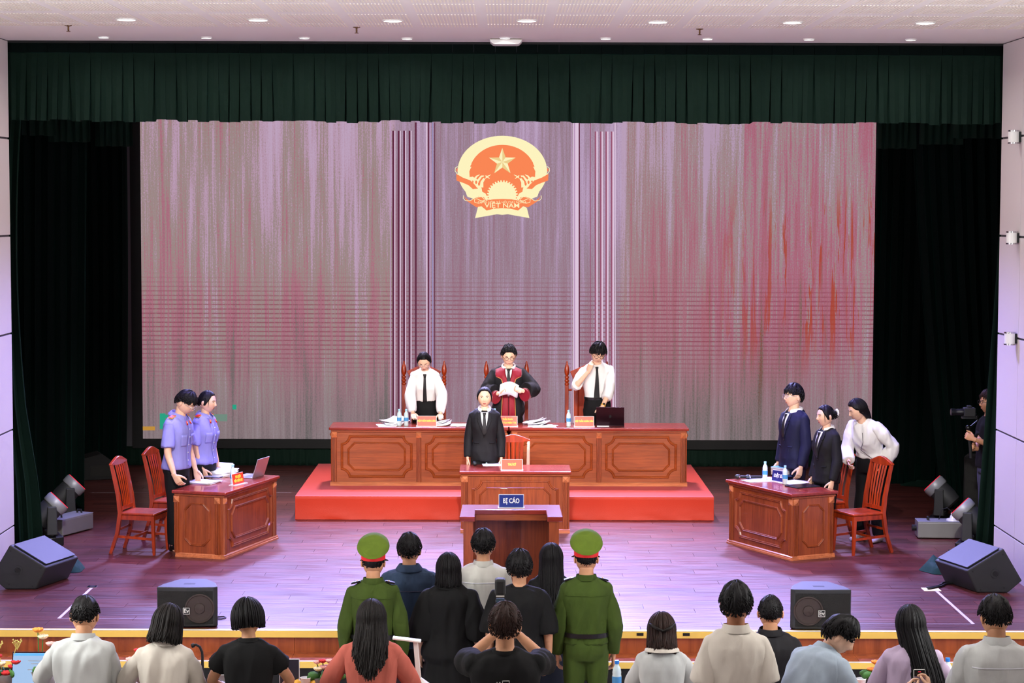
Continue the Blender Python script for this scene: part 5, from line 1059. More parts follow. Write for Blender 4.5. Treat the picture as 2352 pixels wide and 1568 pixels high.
def epaulettes(P,mat,edge=None,pip=None):
    for sg in (1,-1):
        c,M=P.spine(0.832); S=P.arm[sg][0]; r=0.026*P.h; a=c+M@Vector((sg*0.055*P.h,0.006*P.h,0.012)); b=S+M@Vector((sg*0.012,0.0,r+0.016)); d=(b-a).normalized(); u=(M@Vector((0,1,0))); n=d.cross(u)*sg; n=n if n.z>0 else -n
        def bd(k,w,t0,t1,up,mt,nm):
            p0=a.lerp(b,t0)+n*up; p1=a.lerp(b,t1)+n*up; m=MB(); V=[p0+u*w,p0-u*w,p1-u*w*1.1,p1+u*w*1.1]; m.add([tuple(v-n*0.004) for v in V]+[tuple(v+n*0.004) for v in V],[(0,1,2,3),(7,6,5,4),(0,4,5,1),(1,5,6,2),(2,6,7,3),(3,7,4,0)]); m.build(nm,mt,P.o)
        bd(0,0.026,0.0,1.0,0.012,edge or mat,'epaulette'); bd(1,0.021,0.04,0.96,0.0165,mat,'epaulette_board'); bd(2,0.006,0.3,0.42,0.021,pip or 'badge_gold','epaulette_star')
def police_cap(P,tilt=26):
    M=Matrix.Rotation(R(tilt),3,'X'); m=MB(); m.lathe([(0.096,0.028),(0.099,0.03),(0.1,0.07),(0.097,0.072)],28); m.v=[v*np.array([0.92,1.08,1]) for v in m.v]; cap=empty('police_cap'); cap.parent=P.o
    A=Matrix.Rotation(R(-6),3,'X'); m.v=[v@np.array(A).T for v in m.v]; P.onhead('cap_band',m,'police_red',parent=cap)
    m=MB(); n=34; rings=[]
    for (r,z,e) in ((0.097,0.066,0),(0.106,0.082,0.25),(0.122,0.110,0.8),(0.129,0.122,1.0),(0.125,0.134,1.02),(0.108,0.147,1.05),(0.064,0.157,1.05),(0.02,0.160,1.05)):
        rings.append([(r*0.95*math.sin(2*PI*k/n),-r*1.06*math.cos(2*PI*k/n)+0.012*e,z+e*0.078*math.cos(2*PI*k/n)*(r/0.125)) for k in range(n)])
    m.loft(rings); P.onhead('cap_crown',m,'police_cap',parent=cap)
    m=MB(); rings=[[(r*math.sin(a)*0.95,-r*math.cos(a)*1.05,z-0.02*max(0,math.cos(a))*(r-0.09)/0.05) for a in np.linspace(-0.85,0.85,17)] for r,z in ((0.094,0.036),(0.15,0.022),(0.15,0.018),(0.094,0.031))]; m.loft(rings,False,closed=False); P.onhead('cap_visor',m,'shoe_black',parent=cap)
def belt(P,f,mat='belt_leather',infl=0.024,w_=0.036):
    a=[np.interp(f,[r[0] for r in P.tab],[r[k] for r in P.tab]) for k in (1,2,3)]; rings=[]
    for df,e in ((-w_/2,infl),(-w_/2,infl+0.004),(w_/2,infl+0.004),(w_/2,infl)): rings.append(P.ring(f+df/P.h,a[0],a[1],a[2],e,40,0.9))
    m=MB(); m.loft(rings+[rings[0]],False); m.build('belt',mat,P.o,smooth=40)
def wrist_watch(P,sg):
    S,E,w,hd,hn,k=P.arm[sg]; d=(w-E).normalized(); p=w-d*0.025; m=MB(); m.tube([p-d*0.008,p+d*0.008],0.0325,14); m.build('watch_strap','badge_gold',P.o,smooth=40); q=p-hn*0.033; b=MB(); b.ball(q,0.014,10,6); b.build('watch_face','shoe_black',P.o,smooth=True)
def yoke(P,z,mat,wd=0.17): P.patch('yoke_seam',[(z+0.003,-wd,wd),(z-0.003,-wd,wd)],mat,0.003,18,back=True,thick=0.003)
# ------------------------------------------------------------------ the bench
def judge_left():
    L=(X_(977,7.99),7.99,PZ,0); P=Person(*L,h=1.66,fem=True,lean=17,head=(-4,34,-3),eyes='down',L=dict(w=wl(L,1012,955,7.66),e=(1,0.3,0),hd=(0.1,-1,-0.35),hn=(0,0.3,-1),k='flat'),R_=dict(w=wl(L,948,952,7.62),e=(-1,0.3,0),hd=(0.2,-1,-0.5),hn=(0,0.3,-1),k='flat'))
    P.make('woman judge in white blouse and black tie bending over the bench'); P.shirt('blouse','shirt_white',0.60,0.96,0.016,rad=lambda t:0.016*math.sin(PI*min(1,t*1.02))+0.012*t,seed=1); P.trousers('trouser_black',0.625,infl=0.012); P.collar('shirt_white',0.026,1.22,spread=0.016,drop=0.05,op=22); P.tie(0.832*P.h,0.95,wd=0.028)
    P.hair(h_up(3,(0.035,0.1,-0.03),0.03)); P.glasses('glasses_light')
judge_left()
def judge_mid():
    L=(X_(1168,8.0),8.0,PZ,0); P=Person(*L,h=1.69,lean=5,head=(3,17,0),eyes='down',build=1.08,L=dict(w=wl(L,1199,897,7.70),e=(1,0.35,-0.55),hd=(-1,-0.25,0.25),hn=(-0.1,-0.9,0.6),k='hold'),R_=dict(w=wl(L,1146,903,7.72),e=(-1,0.35,-0.6),hd=(0.9,-0.35,0.3),hn=(0,-0.6,1),k='hold'))
    P.make('presiding judge in black and maroon robe and glasses reading from a paper'); o=P.shirt('robe','suit_black',0.12,0.86,0.03,rad=lambda t:0.012+0.055*max(0,t-0.45)*1.8,flare=lambda f:0.05*max(0,0.62-f)*2.2,seed=2,folds=0.006,top=0.834); h=P.h
    P.trousers('trouser_black',0.5); P.collar('shirt_white',0.034,1.28,spread=0.02,drop=0.035,op=26)
    zc=0.838*h
    P.patch('shirt_front',[(zc,-0.045,0.045),(zc-0.06,-0.038,0.038),(zc-0.15,-0.012,0.012)],'shirt_white',0.005); P.tie(zc-0.006,zc-0.17,wd=0.02)
    for sg in (1,-1):
        P.patch('robe_yoke',[(zc+0.012,sg*0.05,sg*0.085),(zc-0.02,sg*0.046,sg*0.165),(zc-0.07,sg*0.04,sg*0.17),(zc-0.105,sg*0.03,sg*0.16),(zc-0.13,sg*0.02,sg*0.09),(zc-0.2,sg*0.006,sg*0.07)],'maroon',0.008,8)
        P.patch('piping',[(zc-0.1,sg*0.155,sg*0.165),(zc-0.108,sg*0.12,sg*0.13),(zc-0.13,sg*0.086,sg*0.094),(zc-0.2,sg*0.066,sg*0.073)],'gold_thread',0.012,2)
        P.patch('robe_panel',[(zc-0.2,sg*0.003,sg*0.07)]+[(zc-0.2-0.1*k,sg*0.003,sg*(0.07+0.004*k)) for k in range(1,7)],'maroon',0.008,5); P.patch('piping',[(zc-0.2-0.1*k,sg*(0.071+0.004*k),sg*(0.077+0.004*k)) for k in range(0,7)],'gold_thread',0.012,2)
        S,E,w=P.arm[sg][:3]; d=(w-E).normalized(); m=MB(); q=w-d*0.05; up=Vector((0,0,1)); dn=-(up-d*up.dot(d)).normalized(); m.tube([q-d*0.10+dn*0.02,q-d*0.03+dn*0.045,q+d*0.012+dn*0.055],[0.055,0.082,0.088],18); m.build('robe_cuff','maroon',P.o,smooth=50); m=MB(); m.tube([q-d*0.104+dn*0.02,q-d*0.098+dn*0.02],[0.058,0.059],18); m.build('piping','gold_thread',P.o,smooth=50)
    P.patch('robe_clasp',[(zc-0.315,-0.012,0.012),(zc-0.345,-0.012,0.012)],'badge_white',0.02,2)
    P.hair(h_short(4,0.024,520,0.05,front=50,lift=0.03,back=118,out=0.3)); P.glasses('glasses_dark')
    q=aty(1168,893,7.66); k=8; V=[]
    for a in range(k+1):
        for b in (0,1,2): u=a/k-0.5; v=b/2-0.5; V.append((q.x+u*0.23+v*0.02,q.y-0.02*math.cos(u*3)-v*0.05+0.03*u,q.z+v*0.16+0.03*math.cos(u*4)-0.018-u*0.02))
    e=empty('paper_sheet',q,0,'sheets of paper held up by the presiding judge','paper'); m=MB(); m.add([(x-q.x,y-q.y,z-q.z) for x,y,z in V],[(3*a+b,3*a+b+1,3*a+b+4,3*a+b+3) for a in range(k) for b in (0,1)])
    for nm,dy in (('sheet',0),('rear_sheet',0.006)): o=m.build(nm,'paper',e,smooth=True,fix=False); o.location=(0.008*(dy>0),dy,0.006*(dy>0)); o.modifiers.new('s','SOLIDIFY').thickness=0.002
judge_mid()
def judge_right():
    L=(X_(1372,8.0),8.0,PZ,0); P=Person(*L,h=1.74,lean=7,side=-2,head=(8,24,6),eyes='down',L=dict(w=wl(L,1381,948,7.62),e=(1,0.5,0.1),hd=(-0.15,-0.7,-0.7),hn=(-0.3,0.6,-0.7),k='flat'),R_=dict(w=wl(L,1352,852,7.72),e=(-0.75,-0.1,-1),hd=(0.3,-0.05,1),hn=(0.6,0.8,0.1),k='hold'))
    P.make('judge in white shirt and black tie rubbing his eye at the right of the bench'); P.shirt('shirt','shirt_white',0.585,{1:0.74,-1:0.55},0.016,rad=lambda t:0.012+0.010*t,seed=5); P.trousers('trouser_black',0.61,infl=0.011); P.collar('shirt_white',0.026,1.25,spread=0.018,drop=0.055,op=22); P.tie(0.832*P.h,0.99,wd=0.05,x1=-0.015); belt(P,0.592,infl=0.02)
    P.hair(h_short(7,0.026,700,0.06,front=66,lift=0.028,out=0.35,back=112,fringe=26,fade=0.5)); P.glasses('glasses_dark'); wrist_watch(P,1)
judge_right()
def clerk():
    L=(X_(1113,6.04),6.04,0,0); P=Person(*L,h=1.615,fem=True,head=(0,2,0),stance=0.045); P.make('woman clerk in black suit and tie standing behind the small desk'); P.shirt('jacket','suit_black',0.465,0.97,0.02,rad=lambda t:0.004,seed=6,wr=0.005,top=0.834); P.suit_front(0.828*P.h,0.655*P.h,'suit_black',vw=0.05); P.trousers('trouser_black',0.48); P.collar('shirt_white',0.034,1.3,spread=0.02,drop=0.035,op=26)
    P.hair(h_up(8,(0,0.095,-0.02),0.032,front=54))
clerk()
# ------------------------------------------------------------------ prosecutors
def prosecutor(px,Y,top,rz,fem,head,h,near,far,label,seed,hair,spec=False,lean=3):
    L=(X_(px,Y),Y,0,rz); P=Person(*L,h=h,fem=fem,lean=lean,head=head,eyes='down' if head[1]>15 else 'open',R_=near(L),L=far(L)); P.make(label); P.shirt('uniform_shirt','uniform_lilac',0.515,0.42,0.02,rad=lambda t:0.006+0.03*t,seed=seed,wr=0.007); P.trousers('trouser_black',0.53,wide=0.012); P.collar('uniform_lilac',0.034,1.28,spread=0.028,drop=0.03,op=30); epaulettes(P,'badge_red','badge_gold')
    zc=0.822*h
    for sg in (1,-1): P.patch('collar_tab',[(zc-0.005,sg*0.028,sg*0.052),(zc-0.045,sg*0.04,sg*0.066)],'badge_red',0.024,2,thick=0.004); P.patch('collar_star',[(zc-0.018,sg*0.039,sg*0.05),(zc-0.03,sg*0.043,sg*0.054)],'badge_gold',0.029,2)
    P.patch('placket',[(zc-0.05-0.05*k,-0.013,0.013) for k in range(10)],'uniform_lilac',0.006,2)
    for k in range(5): P.patch('button',[(zc-0.09-0.085*k,-0.006,0.006),(zc-0.102-0.085*k,-0.006,0.006)],'badge_white',0.01,2)
    for sg in (1,-1): P.patch('chest_pocket',[(0.735*h,sg*0.04,sg*0.135),(0.72*h,sg*0.038,sg*0.136),(0.665*h,sg*0.044,sg*0.128)],'uniform_lilac',0.007,5)
    P.hair(hair); 
    if spec: P.glasses('glasses_light')
    return P
prosecutor(405,4.08,908,70,False,(6,30,0),1.765,lambda L:dict(w=tuple(Vector(wl(L,401,1092,3.78))),e=(-0.3,1,0),hd=(0.25,-0.45,-0.8),hn=(1,0,0)),lambda L:dict(w=wl(L,452,1092,4.3),e=(0.6,1,0)),'man prosecutor in lilac uniform shirt and glasses looking down, at the left desk',11,h_short(11,0.02,560,0.055,front=60,lift=0.015,fringe=14,back=116),True,5)
prosecutor(467,4.86,905,66,True,(10,6,0),1.675,lambda L:dict(w=wl(L,466,1078,4.72),e=(-0.3,1,0),hd=(0.1,-0.35,-0.9),hn=(1,0,0)),lambda L:{},'woman prosecutor in lilac uniform shirt looking ahead, behind the man at the left desk',12,h_up(12,(0,0.1,-0.01),0.034))
# ------------------------------------------------------------------ lawyers and their helper
def lawyer(px,Y,rz,fem,h,head,mat,label,seed,hair,vb):
    L=(X_(px,Y),Y,0,rz); P=Person(*L,h=h,fem=fem,head=head,L=dict(w=tuple(Vector((0.235 if not fem else 0.2,-0.07,0.475*h)))),skin='skin_light'); P.make(label); P.shirt('jacket',mat,0.462,0.97,0.022,rad=lambda t:0.006,seed=seed,wr=0.005,top=0.834); P.suit_front(0.828*h,vb*h,mat,vw=0.052); P.trousers('trouser_black' if fem else mat,0.48); P.collar('shirt_white',0.034,1.3,spread=0.02,drop=0.035,op=26); P.hair(hair); return P
P=lawyer(1824,5.02,-62,False,1.735,(-8,-3,0),'suit_navy','man lawyer in navy suit and clear glasses standing behind the right desk',21,h_short(21,0.022,520,0.055,front=60,lift=0.018,fringe=22,back=120,fade=0.8),0.66); P.glasses('glasses_light',0.023)
P=lawyer(1900,4.36,-62,True,1.575,(-10,2,0),'suit_black','woman lawyer in black suit with a white flower clip in her bun',22,h_up(22,(0,0.105,0.01),0.038),0.64)
m=MB(); rr=random.Random(2)
for k in range(9): a=2*PI*k/9; m.ball((0.02+0.022*math.cos(a),0.13+0.005*rr.random(),0.028+0.03*math.sin(a)),(0.015,0.01,0.017),8,6)
P.onhead('hair_clip',m,'shirt_white',True)
def helper():
    L=(X_(2003,4.86),4.86,0,-44); P=Person(*L,h=1.67,fem=True,lean=27,side=0,head=(-34,20,0),eyes='down',stance=0.12,skin='skin_light',build=1.03,sh=1.06,L=dict(w=wl(L,2030,1066,4.76),e=(1,0.6,0.2),hd=(-0.15,-0.3,-1),hn=(-0.8,-0.3,0)),R_=dict(w=wl(L,1950,1062,4.62),e=(-0.8,0.7,0))); P.shoe='shoe_pale'
    P.make('woman in white puff sleeve blouse leaning forward beside the right chairs'); P.shirt('blouse','shirt_white',0.575,0.93,0.024,rad=lambda t:0.028*math.exp(-((t-0.08)/0.12)**2)+0.022*math.exp(-((t-0.75)/0.2)**2)+0.006,seed=23,wr=0.01); P.trousers('trouser_black',0.60,wide=0.03,infl=0.014); P.collar('shirt_white',0.034,1.3,spread=0.03,drop=0.04,op=34)
    P.hair(h_long(24,0.2,170,(80,280),0.05,0.0,0.0085,54,0.004,gather=(0.0,0.7,0.1)))
    m=MB(); c,M=P.spine(0.8); m.tube([c+M@Vector((0.05,-0.12,0.0)),c+M@Vector((0.055,-0.16,-0.1)),c+M@Vector((0.0,-0.17,-0.2)),c+M@Vector((0.09,-0.13,-0.33)),c+M@Vector((0.2,-0.03,-0.42))],0.003,5); m.build('lanyard_cord','wire_black',P.o,smooth=True)
helper()
def cameraman():
    L=(X_(2274,4.72),4.72,0,-80); P=Person(*L,h=1.70,head=(4,-2,0),skin='skin_mid',L=dict(w=wl(L,2236,1008,4.32),e=(0.5,0.6,-1),hd=(-0.3,-1,0.5),hn=(-1,0.3,0),k='grip'),R_=dict(w=wl(L,2240,1034,4.42),e=(-0.7,0.5,-1),hd=(0.3,-1,0.2),hn=(1,0.3,0),k='grip'))
    P.make('cameraman in black t-shirt at the right wing, half behind the curtain'); P.shirt('t_shirt','cloth_black',0.50,0.44,0.02,rad=lambda t:0.03*t,seed=25); P.trousers('jean_grey',0.515,wide=0.014); P.hair(h_short(26,0.022,460,0.05,front=58,fringe=10),'hair_brown'); P.glasses('glasses_dark'); P.collar('cloth_black',0.012,1.22,spread=0.006)
    q=aty(2220,1003,4.38); e=empty('gimbal_camera',q,0,'black camera with long lens on a hand-held gimbal, held by the cameraman','camera')
    def B(px,py,dy=0.0): v=aty(px,py,4.38+dy)-q; return v
    MB().tube([B(2230,1052),B(2229,1030),B(2226,1005),B(2224,985)],[0.016,0.018,0.02,0.018],10).build('grip','rubber',e,smooth=40); MB().tube([B(2224,985),B(2232,978,0.06),B(2246,965,0.08),B(2240,950,0.07)],0.013,8).build('gimbal_arm','black_metal',e,smooth=40); MB().ball(B(2224,982),0.03,12,8).build('motor','black_metal',e,smooth=True); MB().ball(B(2243,958,0.06),0.026,12,8).build('motor','black_metal',e,smooth=True)
    c=B(2226,946); MB().box(c,(0.13,0.1,0.1)).build('camera_body','rubber',e,bevel=0.012); MB().box(c+Vector((0.0,0,0.058)),(0.05,0.06,0.03)).build('viewfinder','rubber',e,bevel=0.008); MB().box(c+Vector((0.0,0,-0.062)),(0.16,0.07,0.02)).build('mount_plate','black_metal',e)
    M=Matrix.Rotation(-PI/2,4,'Y'); MB().lathe([(0.036,0.06),(0.038,0.09),(0.034,0.1),(0.036,0.13),(0.033,0.14),(0.037,0.16),(0.04,0.2),(0.036,0.2)],18,c,M).build('lens_barrel','black_metal',e,smooth=40); MB().lathe([(0.034,0.2),(0.033,0.203)],18,c,M).build('lens_glass','lens',e)
cameraman()
# ------------------------------------------------------------------ the accused and their guards, seen from behind
def topz(px,py,Y): return aty(px,py,Y).z
def std(px,py,Y,floor=-0.6,rz=180,dz=0.0,**k):
    p=aty(px,py,Y); h=p.z-floor-0.012+dz; return (p.x,Y,floor,rz),h
def guard(px,py,Y,seed,label):
    L,h=std(px,py+17,Y); P=Person(*L,h=h,head=(0,4,0),sh=0.98,stance=0.09,build=0.98,skin='skin_mid'); P.make(label,'court guards'); P.shirt('uniform_shirt','police_green',0.545,0.965,0.022,rad=lambda t:0.006+0.006*math.sin(PI*t),seed=seed,wr=0.009,flare=lambda f:0.010*max(0,1-abs(f-0.63)/0.08)); P.trousers('police_green',0.60,wide=0.022,infl=0.014); P.collar('police_green',0.036,1.22,spread=0.01); belt(P,0.588,infl=0.040); epaulettes(P,'shoe_black','shoe_black'); yoke(P,0.775*h,'police_green'); P.hair(h_short(seed,0.008,260,0.02,back=114,fade=0.4)); police_cap(P); return P
guard(857,1239,-1.95,31,'court guard in green uniform and peaked cap, left one'); guard(1347,1230,-1.95,32,'court guard in green uniform, peaked cap and black belt, right one')
def sitter(fn): fn()
def denim():
    L,h=std(940,1229,-1.44); P=Person(*L,h=h,skin='skin_mid',sh=1.08); P.make('man in dark denim jacket between the left guard and the woman in black'); P.shirt('denim_jacket','denim',0.47,0.96,0.03,rad=lambda t:0.012,seed=33,wr=0.008); P.trousers('trouser_black',0.485,wide=0.01); P.collar('denim',0.045,1.3,spread=0.03,drop=0.02); P.patch('stitch_seam',[(0.752*h,-0.14,0.14),(0.747*h,-0.14,0.14)],'jean_grey',0.003,14,back=True); P.hair(h_short(33,0.02,620,0.045,back=114,fade=0.8))
denim()
def blackbob():
    L,h=std(1030,1272,-1.75); P=Person(*L,h=h,fem=True,sh=1.18); P.make('person with black bobbed hair in a loose long black shirt'); P.shirt('long_shirt','cloth_black',0.34,0.62,0.04,rad=lambda t:0.015+0.055*t,seed=34,wr=0.01,flare=lambda f:0.10*max(0,0.74-f),folds=0.006); P.trousers('trouser_black',0.45); P.collar('cloth_black',0.03,1.35,spread=0.03); P.hair(h_bob(34,0.11,230,(40,320),0.012)); 
    m=MB()
    c,M=P.spine(0.852)
    for k in range(26): a=2*PI*k/26; m.ball(c+M@Vector((0.058*math.cos(a),0.058*math.sin(a)+0.004,0.01)),0.006,6,4)
    tag(m.build('bead_necklace','chrome',P.o,smooth=True),kind='stuff')
blackbob()
def whiteman():
    L,h=std(1110,1219,-1.24); P=Person(*L,h=h,skin='skin_mid'); P.make('man in untucked white shirt at the stand, back turned'); P.shirt('shirt','shirt_cream',0.47,0.6,0.026,rad=lambda t:0.01+0.02*t,seed=35,wr=0.008,flare=lambda f:0.02*max(0,0.7-f)*3); P.trousers('trouser_black',0.485); P.collar('shirt_cream',0.036,1.2,spread=0.014); yoke(P,0.765*h,'paper_edge'); P.hair(h_short(35,0.02,640,0.045,back=116,fade=0.85,out=0.3))
whiteman()
def blacktee():
    L,h=std(1193,1269,-2.06); P=Person(*L,h=h,skin='skin_mid',sh=1.04,build=1.04); P.make('man in oversized black t-shirt beside the photographer flash'); P.shirt('t_shirt','cloth_black',0.46,0.50,0.034,rad=lambda t:0.012+0.036*t,seed=36,wr=0.009,flare=lambda f:0.03*max(0,0.7-f)*3); P.trousers('denim_dark',0.475,wide=0.01); P.collar('cloth_black',0.014,1.28,spread=0.008); P.hair(h_short(36,0.024,700,0.045,back=118,fade=0.6,out=0.4))
blacktee()
def longblack():
    L,h=std(1266,1249,-1.25); P=Person(*L,h=h,fem=True,skin='skin_light'); P.make('woman with long black hair in black top beside the right guard'); P.shirt('t_shirt','cloth_black',0.47,0.40,0.024,rad=lambda t:0.01+0.03*t,seed=37); P.skirt('denim_dark',0.58,0.1,0.1); P.trousers('trouser_black',0.485); P.hair(h_long(37,0.42,250,(85,275),0.085,0.015,0.0095,58,0.01))
longblack()
# ------------------------------------------------------------------ the audience at its tables
TB=TIER+0.68
def seated(px,py,Y,rz=180,**k):
    p=aty(px,py,Y); sit=0.47; h=(p.z-TIER-sit-0.012)/0.55
    e=empty('stool',(p.x,Y-0.02,TIER),0,'low seat under the seated person %s'%k.pop('where'),'stool','seats at the audience tables'); MB().box((0,0,sit-0.11),(0.4,0.38,0.05)).build('cushion','book_navy',e,bevel=0.01)
    for a in (-1,1):
        for b in (-1,1): MB().tube([(a*0.17,b*0.16,sit-0.135),(a*0.18,b*0.17,0)],0.014,8).build('leg','chrome',e)
    return (p.x,Y,TIER,rz),h,sit
def S_(px,py,Y): return lambda L: wl(L,px,py,Y)
def aud_shirtman():
    L,h,sit=seated(187,1376,-4.6,where='in the white shirt at the left laptop'); P=Person(*L,h=h,sit=sit,lean=8,head=(0,16,0),skin='skin_mid',sh=1.0,L=dict(w=wl(L,125,1590,-4.25),e=(1,0.5,-0.2),k='flat'),R_=dict(w=wl(L,228,1590,-4.25),e=(-1,0.5,-0.2),k='flat')); P.make('seated man in wrinkled white shirt working at a laptop'); P.shirt('shirt','shirt_pale',0.47,0.9,0.024,rad=lambda t:0.005,seed=41,wr=0.011); P.trousers('trouser_black',0.49); P.collar('shirt_pale',0.036,1.22,spread=0.012); yoke(P,L[2]*0+P.spine(0.775)[0].z,'paper_edge'); P.hair(h_short(41,0.015,480,0.03,back=118,fade=0.8))
aud_shirtman()
def aud_bob():
    L,h,sit=seated(374,1393,-4.6,where='with the dark bob'); P=Person(*L,h=h,fem=True,sit=sit,lean=6,head=(-8,18,-6),sh=1.05,L=dict(w=wl(L,320,1600,-4.3),e=(1,0.5,0)),R_=dict(w=wl(L,420,1600,-4.3),e=(-1,0.5,0))); P.make('seated woman with dark bob in cream blouse'); P.shirt('blouse','shirt_warm',0.47,0.9,0.022,rad=lambda t:0.005,seed=42,wr=0.01); P.trousers('trouser_black',0.49); P.collar('shirt_warm',0.03,1.25,spread=0.014); yoke(P,P.spine(0.765)[0].z,'paper_edge',0.15); P.hair(h_bob(42,0.115,240,(45,315),0.0,0.012,bulge=0.02),'hair_soft')
aud_bob()
def aud_black():
    L,h,sit=seated(569,1381,-4.58,where='in the black cap sleeve top'); P=Person(*L,h=h,fem=True,sit=sit,lean=6,head=(4,14,5),skin='skin_mid',sh=1.06,L=dict(w=wl(L,545,1592,-4.3),e=(1,0.2,-0.3),k='flat'),R_=dict(w=wl(L,640,1592,-4.25),e=(-1,0.3,-0.3),k='flat')); P.make('seated woman with short black hair in black cap-sleeve top'); P.shirt('top','cloth_black',0.47,0.22,0.022,rad=lambda t:0.004+0.14*t,seed=43,wr=0.006); P.trousers('trouser_black',0.49); P.collar('cloth_black',0.018,1.25,spread=0.01); P.hair(h_bob(43,0.045,260,(35,325),-0.01,-0.002,bulge=0.024,r=0.008))
aud_black()
def aud_pink():
    L,h,sit=seated(852,1381,-4.55,where='in the pink jacket'); P=Person(*L,h=h,fem=True,sit=sit,lean=4,head=(0,8,0),sh=1.08,L=dict(w=wl(L,790,1605,-4.3),e=(1,0.6,0)),R_=dict(w=wl(L,915,1605,-4.3),e=(-1,0.6,0))); P.make('seated woman with long dark hair in pink tweed jacket'); P.shirt('tweed_jacket','tweed_pink',0.46,0.9,0.028,rad=lambda t:0.005,seed=44,wr=0.007); P.trousers('trouser_black',0.48); P.collar('tweed_pink',0.018,1.3,spread=0.01); P.hair(h_long(44,0.34,280,(70,290),0.075,0.02,0.0095,58,0.008,drop=lambda b:0.62+0.42*max(0,-math.cos(b))**2),'hair_soft')
aud_pink()
def aud_photo():
    L,h=std(1160,1396,-6.05,TIER,dz=0.02); P=Person(*L,h=h,head=(0,-8,0),skin='skin_mid',sh=1.06,build=1.05,L=dict(w=wl(L,1140,1452,-5.72),e=(1.0,-0.1,-0.85),hd=(-0.1,-0.6,0.8),hn=(-0.9,0,0.3),k='hold'),R_=dict(w=wl(L,1186,1452,-5.72),e=(-1.0,-0.1,-0.85),hd=(0.1,-0.6,0.8),hn=(0.9,0,0.3),k='hold')); P.make('photographer in printed black t-shirt raising a camera with flash'); P.shirt('t_shirt','cloth_black',0.46,0.42,0.026,rad=lambda t:0.012+0.035*t,seed=45,wr=0.008); P.trousers('trouser_black',0.48); P.collar('cloth_black',0.014,1.25,spread=0.008); P.hair(h_short(45,0.018,620,0.035,back=116,fade=0.75,out=0.3),'hair_brown')
    c,M=P.spine(0.70); prt=empty('print'); prt.parent=P.o
    def onb(px,py):
        o=Vector(wl(L,px,py,-6.05)); hit=P.bv.ray_cast(o+Vector((0,0.8,0)),Vector((0,-1,0)),2); p=hit[0] if hit[0] else o; return p+Vector((0,0.004,0))
    p0=onb(1162,1558); w_,hh=0.021,0.055
    for q in (((-w_,-hh),(w_,-hh+0.003)),((-w_,hh-0.003),(w_,hh)),((-w_,-hh),(-w_+0.003,hh)),((w_-0.003,-hh),(w_,hh))): MB().span((p0.x+q[0][0],p0.y-0.01,p0.z-0.03+q[0][1]),(p0.x+q[1][0],p0.y+0.002,p0.z-0.03+q[1][1])).build('print_frame','badge_white',prt)
    for ch,dz in (('V',0.012),('O',-0.018),('I',-0.046)): text(ch,0.03,'badge_white',prt,(p0.x,p0.y+0.003,p0.z-0.016+dz),(90,0,180),name='print_letter',bold=0.0006)
    for k,(tx,px,py) in enumerate((('0 8',1145,1554),('0 8',1145,1562),('8 0 1 8',1139,1569))): p=onb(px,py); text(tx,0.02,'badge_white',prt,(p.x,p.y+0.003,p.z),(90,0,180),name='print_letter')
    q=aty(1150,1450,-5.66); e=empty('photo_camera',q,0,'black camera with an upright flash unit held by the photographer','camera'); B=lambda px,py: aty(px,py,-5.66)-q
    MB().box((0.02,0,-0.01),(0.14,0.07,0.1)).build('camera_body','rubber',e,bevel=0.012); MB().lathe([(0.036,0.03),(0.038,0.09),(0.04,0.13),(0.034,0.13)],18,(0.02,0,-0.01),Matrix.Rotation(-PI/2,4,'X')).build('lens_barrel','black_metal',e,smooth=40)
    MB().box(B(1149,1394),(0.058,0.06,0.092)).build('flash_base','rubber',e,bevel=0.01); MB().box(B(1149,1346),(0.066,0.085,0.098)).build('flash_head','speaker_shell',e,bevel=0.014); MB().box(B(1149,1376)+Vector((0,-0.032,0)),(0.05,0.004,0.026)).build('flash_display','flash_lcd',e); MB().box(B(1144,1389)+Vector((0,-0.032,0)),(0.008,0.004,0.008)).build('pilot_lamp','red_lamp',e)
    MB().box(B(1149,1366)+Vector((0,-0.04,0)),(0.05,0.004,0.008)).build('brand_strip','badge_white',e); MB().box(B(1150,1424),(0.05,0.05,0.05)).build('hot_shoe','black_metal',e)
flat('flash_lcd',(60,90,110),0.3)
aud_photo()
def aud_ruffle():
    L,h,sit=seated(1522,1413,-4.5,where='in the white ruffle collar blouse'); P=Person(*L,h=h,fem=True,sit=sit,lean=6,head=(0,10,0),sh=1.03,L=dict(w=wl(L,1475,1605,-4.2),e=(1,0.6,0)),R_=dict(w=wl(L,1575,1605,-4.2),e=(-1,0.6,0))); P.make('seated woman with brown clipped-back hair in white blouse with wide collar'); P.shirt('blouse','shirt_pale',0.47,0.85,0.022,rad=lambda t:0.005,seed=46,wr=0.009); P.trousers('trouser_black',0.49); P.collar('shirt_warm',0.05,1.3,spread=0.055,drop=0.02); P.hair(h_long(46,0.13,230,(60,300),0.02,0.008,0.009,56,0.004,bulge=0.016,drop=lambda b:0.7+0.4*abs(math.sin(b))),'hair_brown')
    m=MB()
    for sg in (1,-1): m.tube([(sg*0.075,-0.02,0.05),(sg*0.085,0.06,0.045),(sg*0.05,0.115,0.02),(0,0.13,0.0)],[0.006,0.010,0.012,0.008],6)
    P.onhead('hair_twist',m,'hair_soft',True)
aud_ruffle()
def aud_polo():
    L,h=std(1691,1344,-5.55,TIER); P=Person(*L,h=h,head=(-6,6,0),skin='skin_tan',sh=0.94,build=0.94); P.make('tall standing man in white polo shirt'); P.shirt('polo_shirt','shirt_warm',0.50,0.43,0.026,rad=lambda t:0.010+0.035*t,seed=47,wr=0.009); P.trousers('trouser_black',0.515); P.collar('shirt_warm',0.04,1.24,spread=0.014); P.hair(h_short(47,0.022,620,0.045,back=120,fade=0.5)); P.patch('collar_seam',[(0.846*h,-0.06,0.06),(0.842*h,-0.06,0.06)],'paper_edge',0.003,8,back=True)
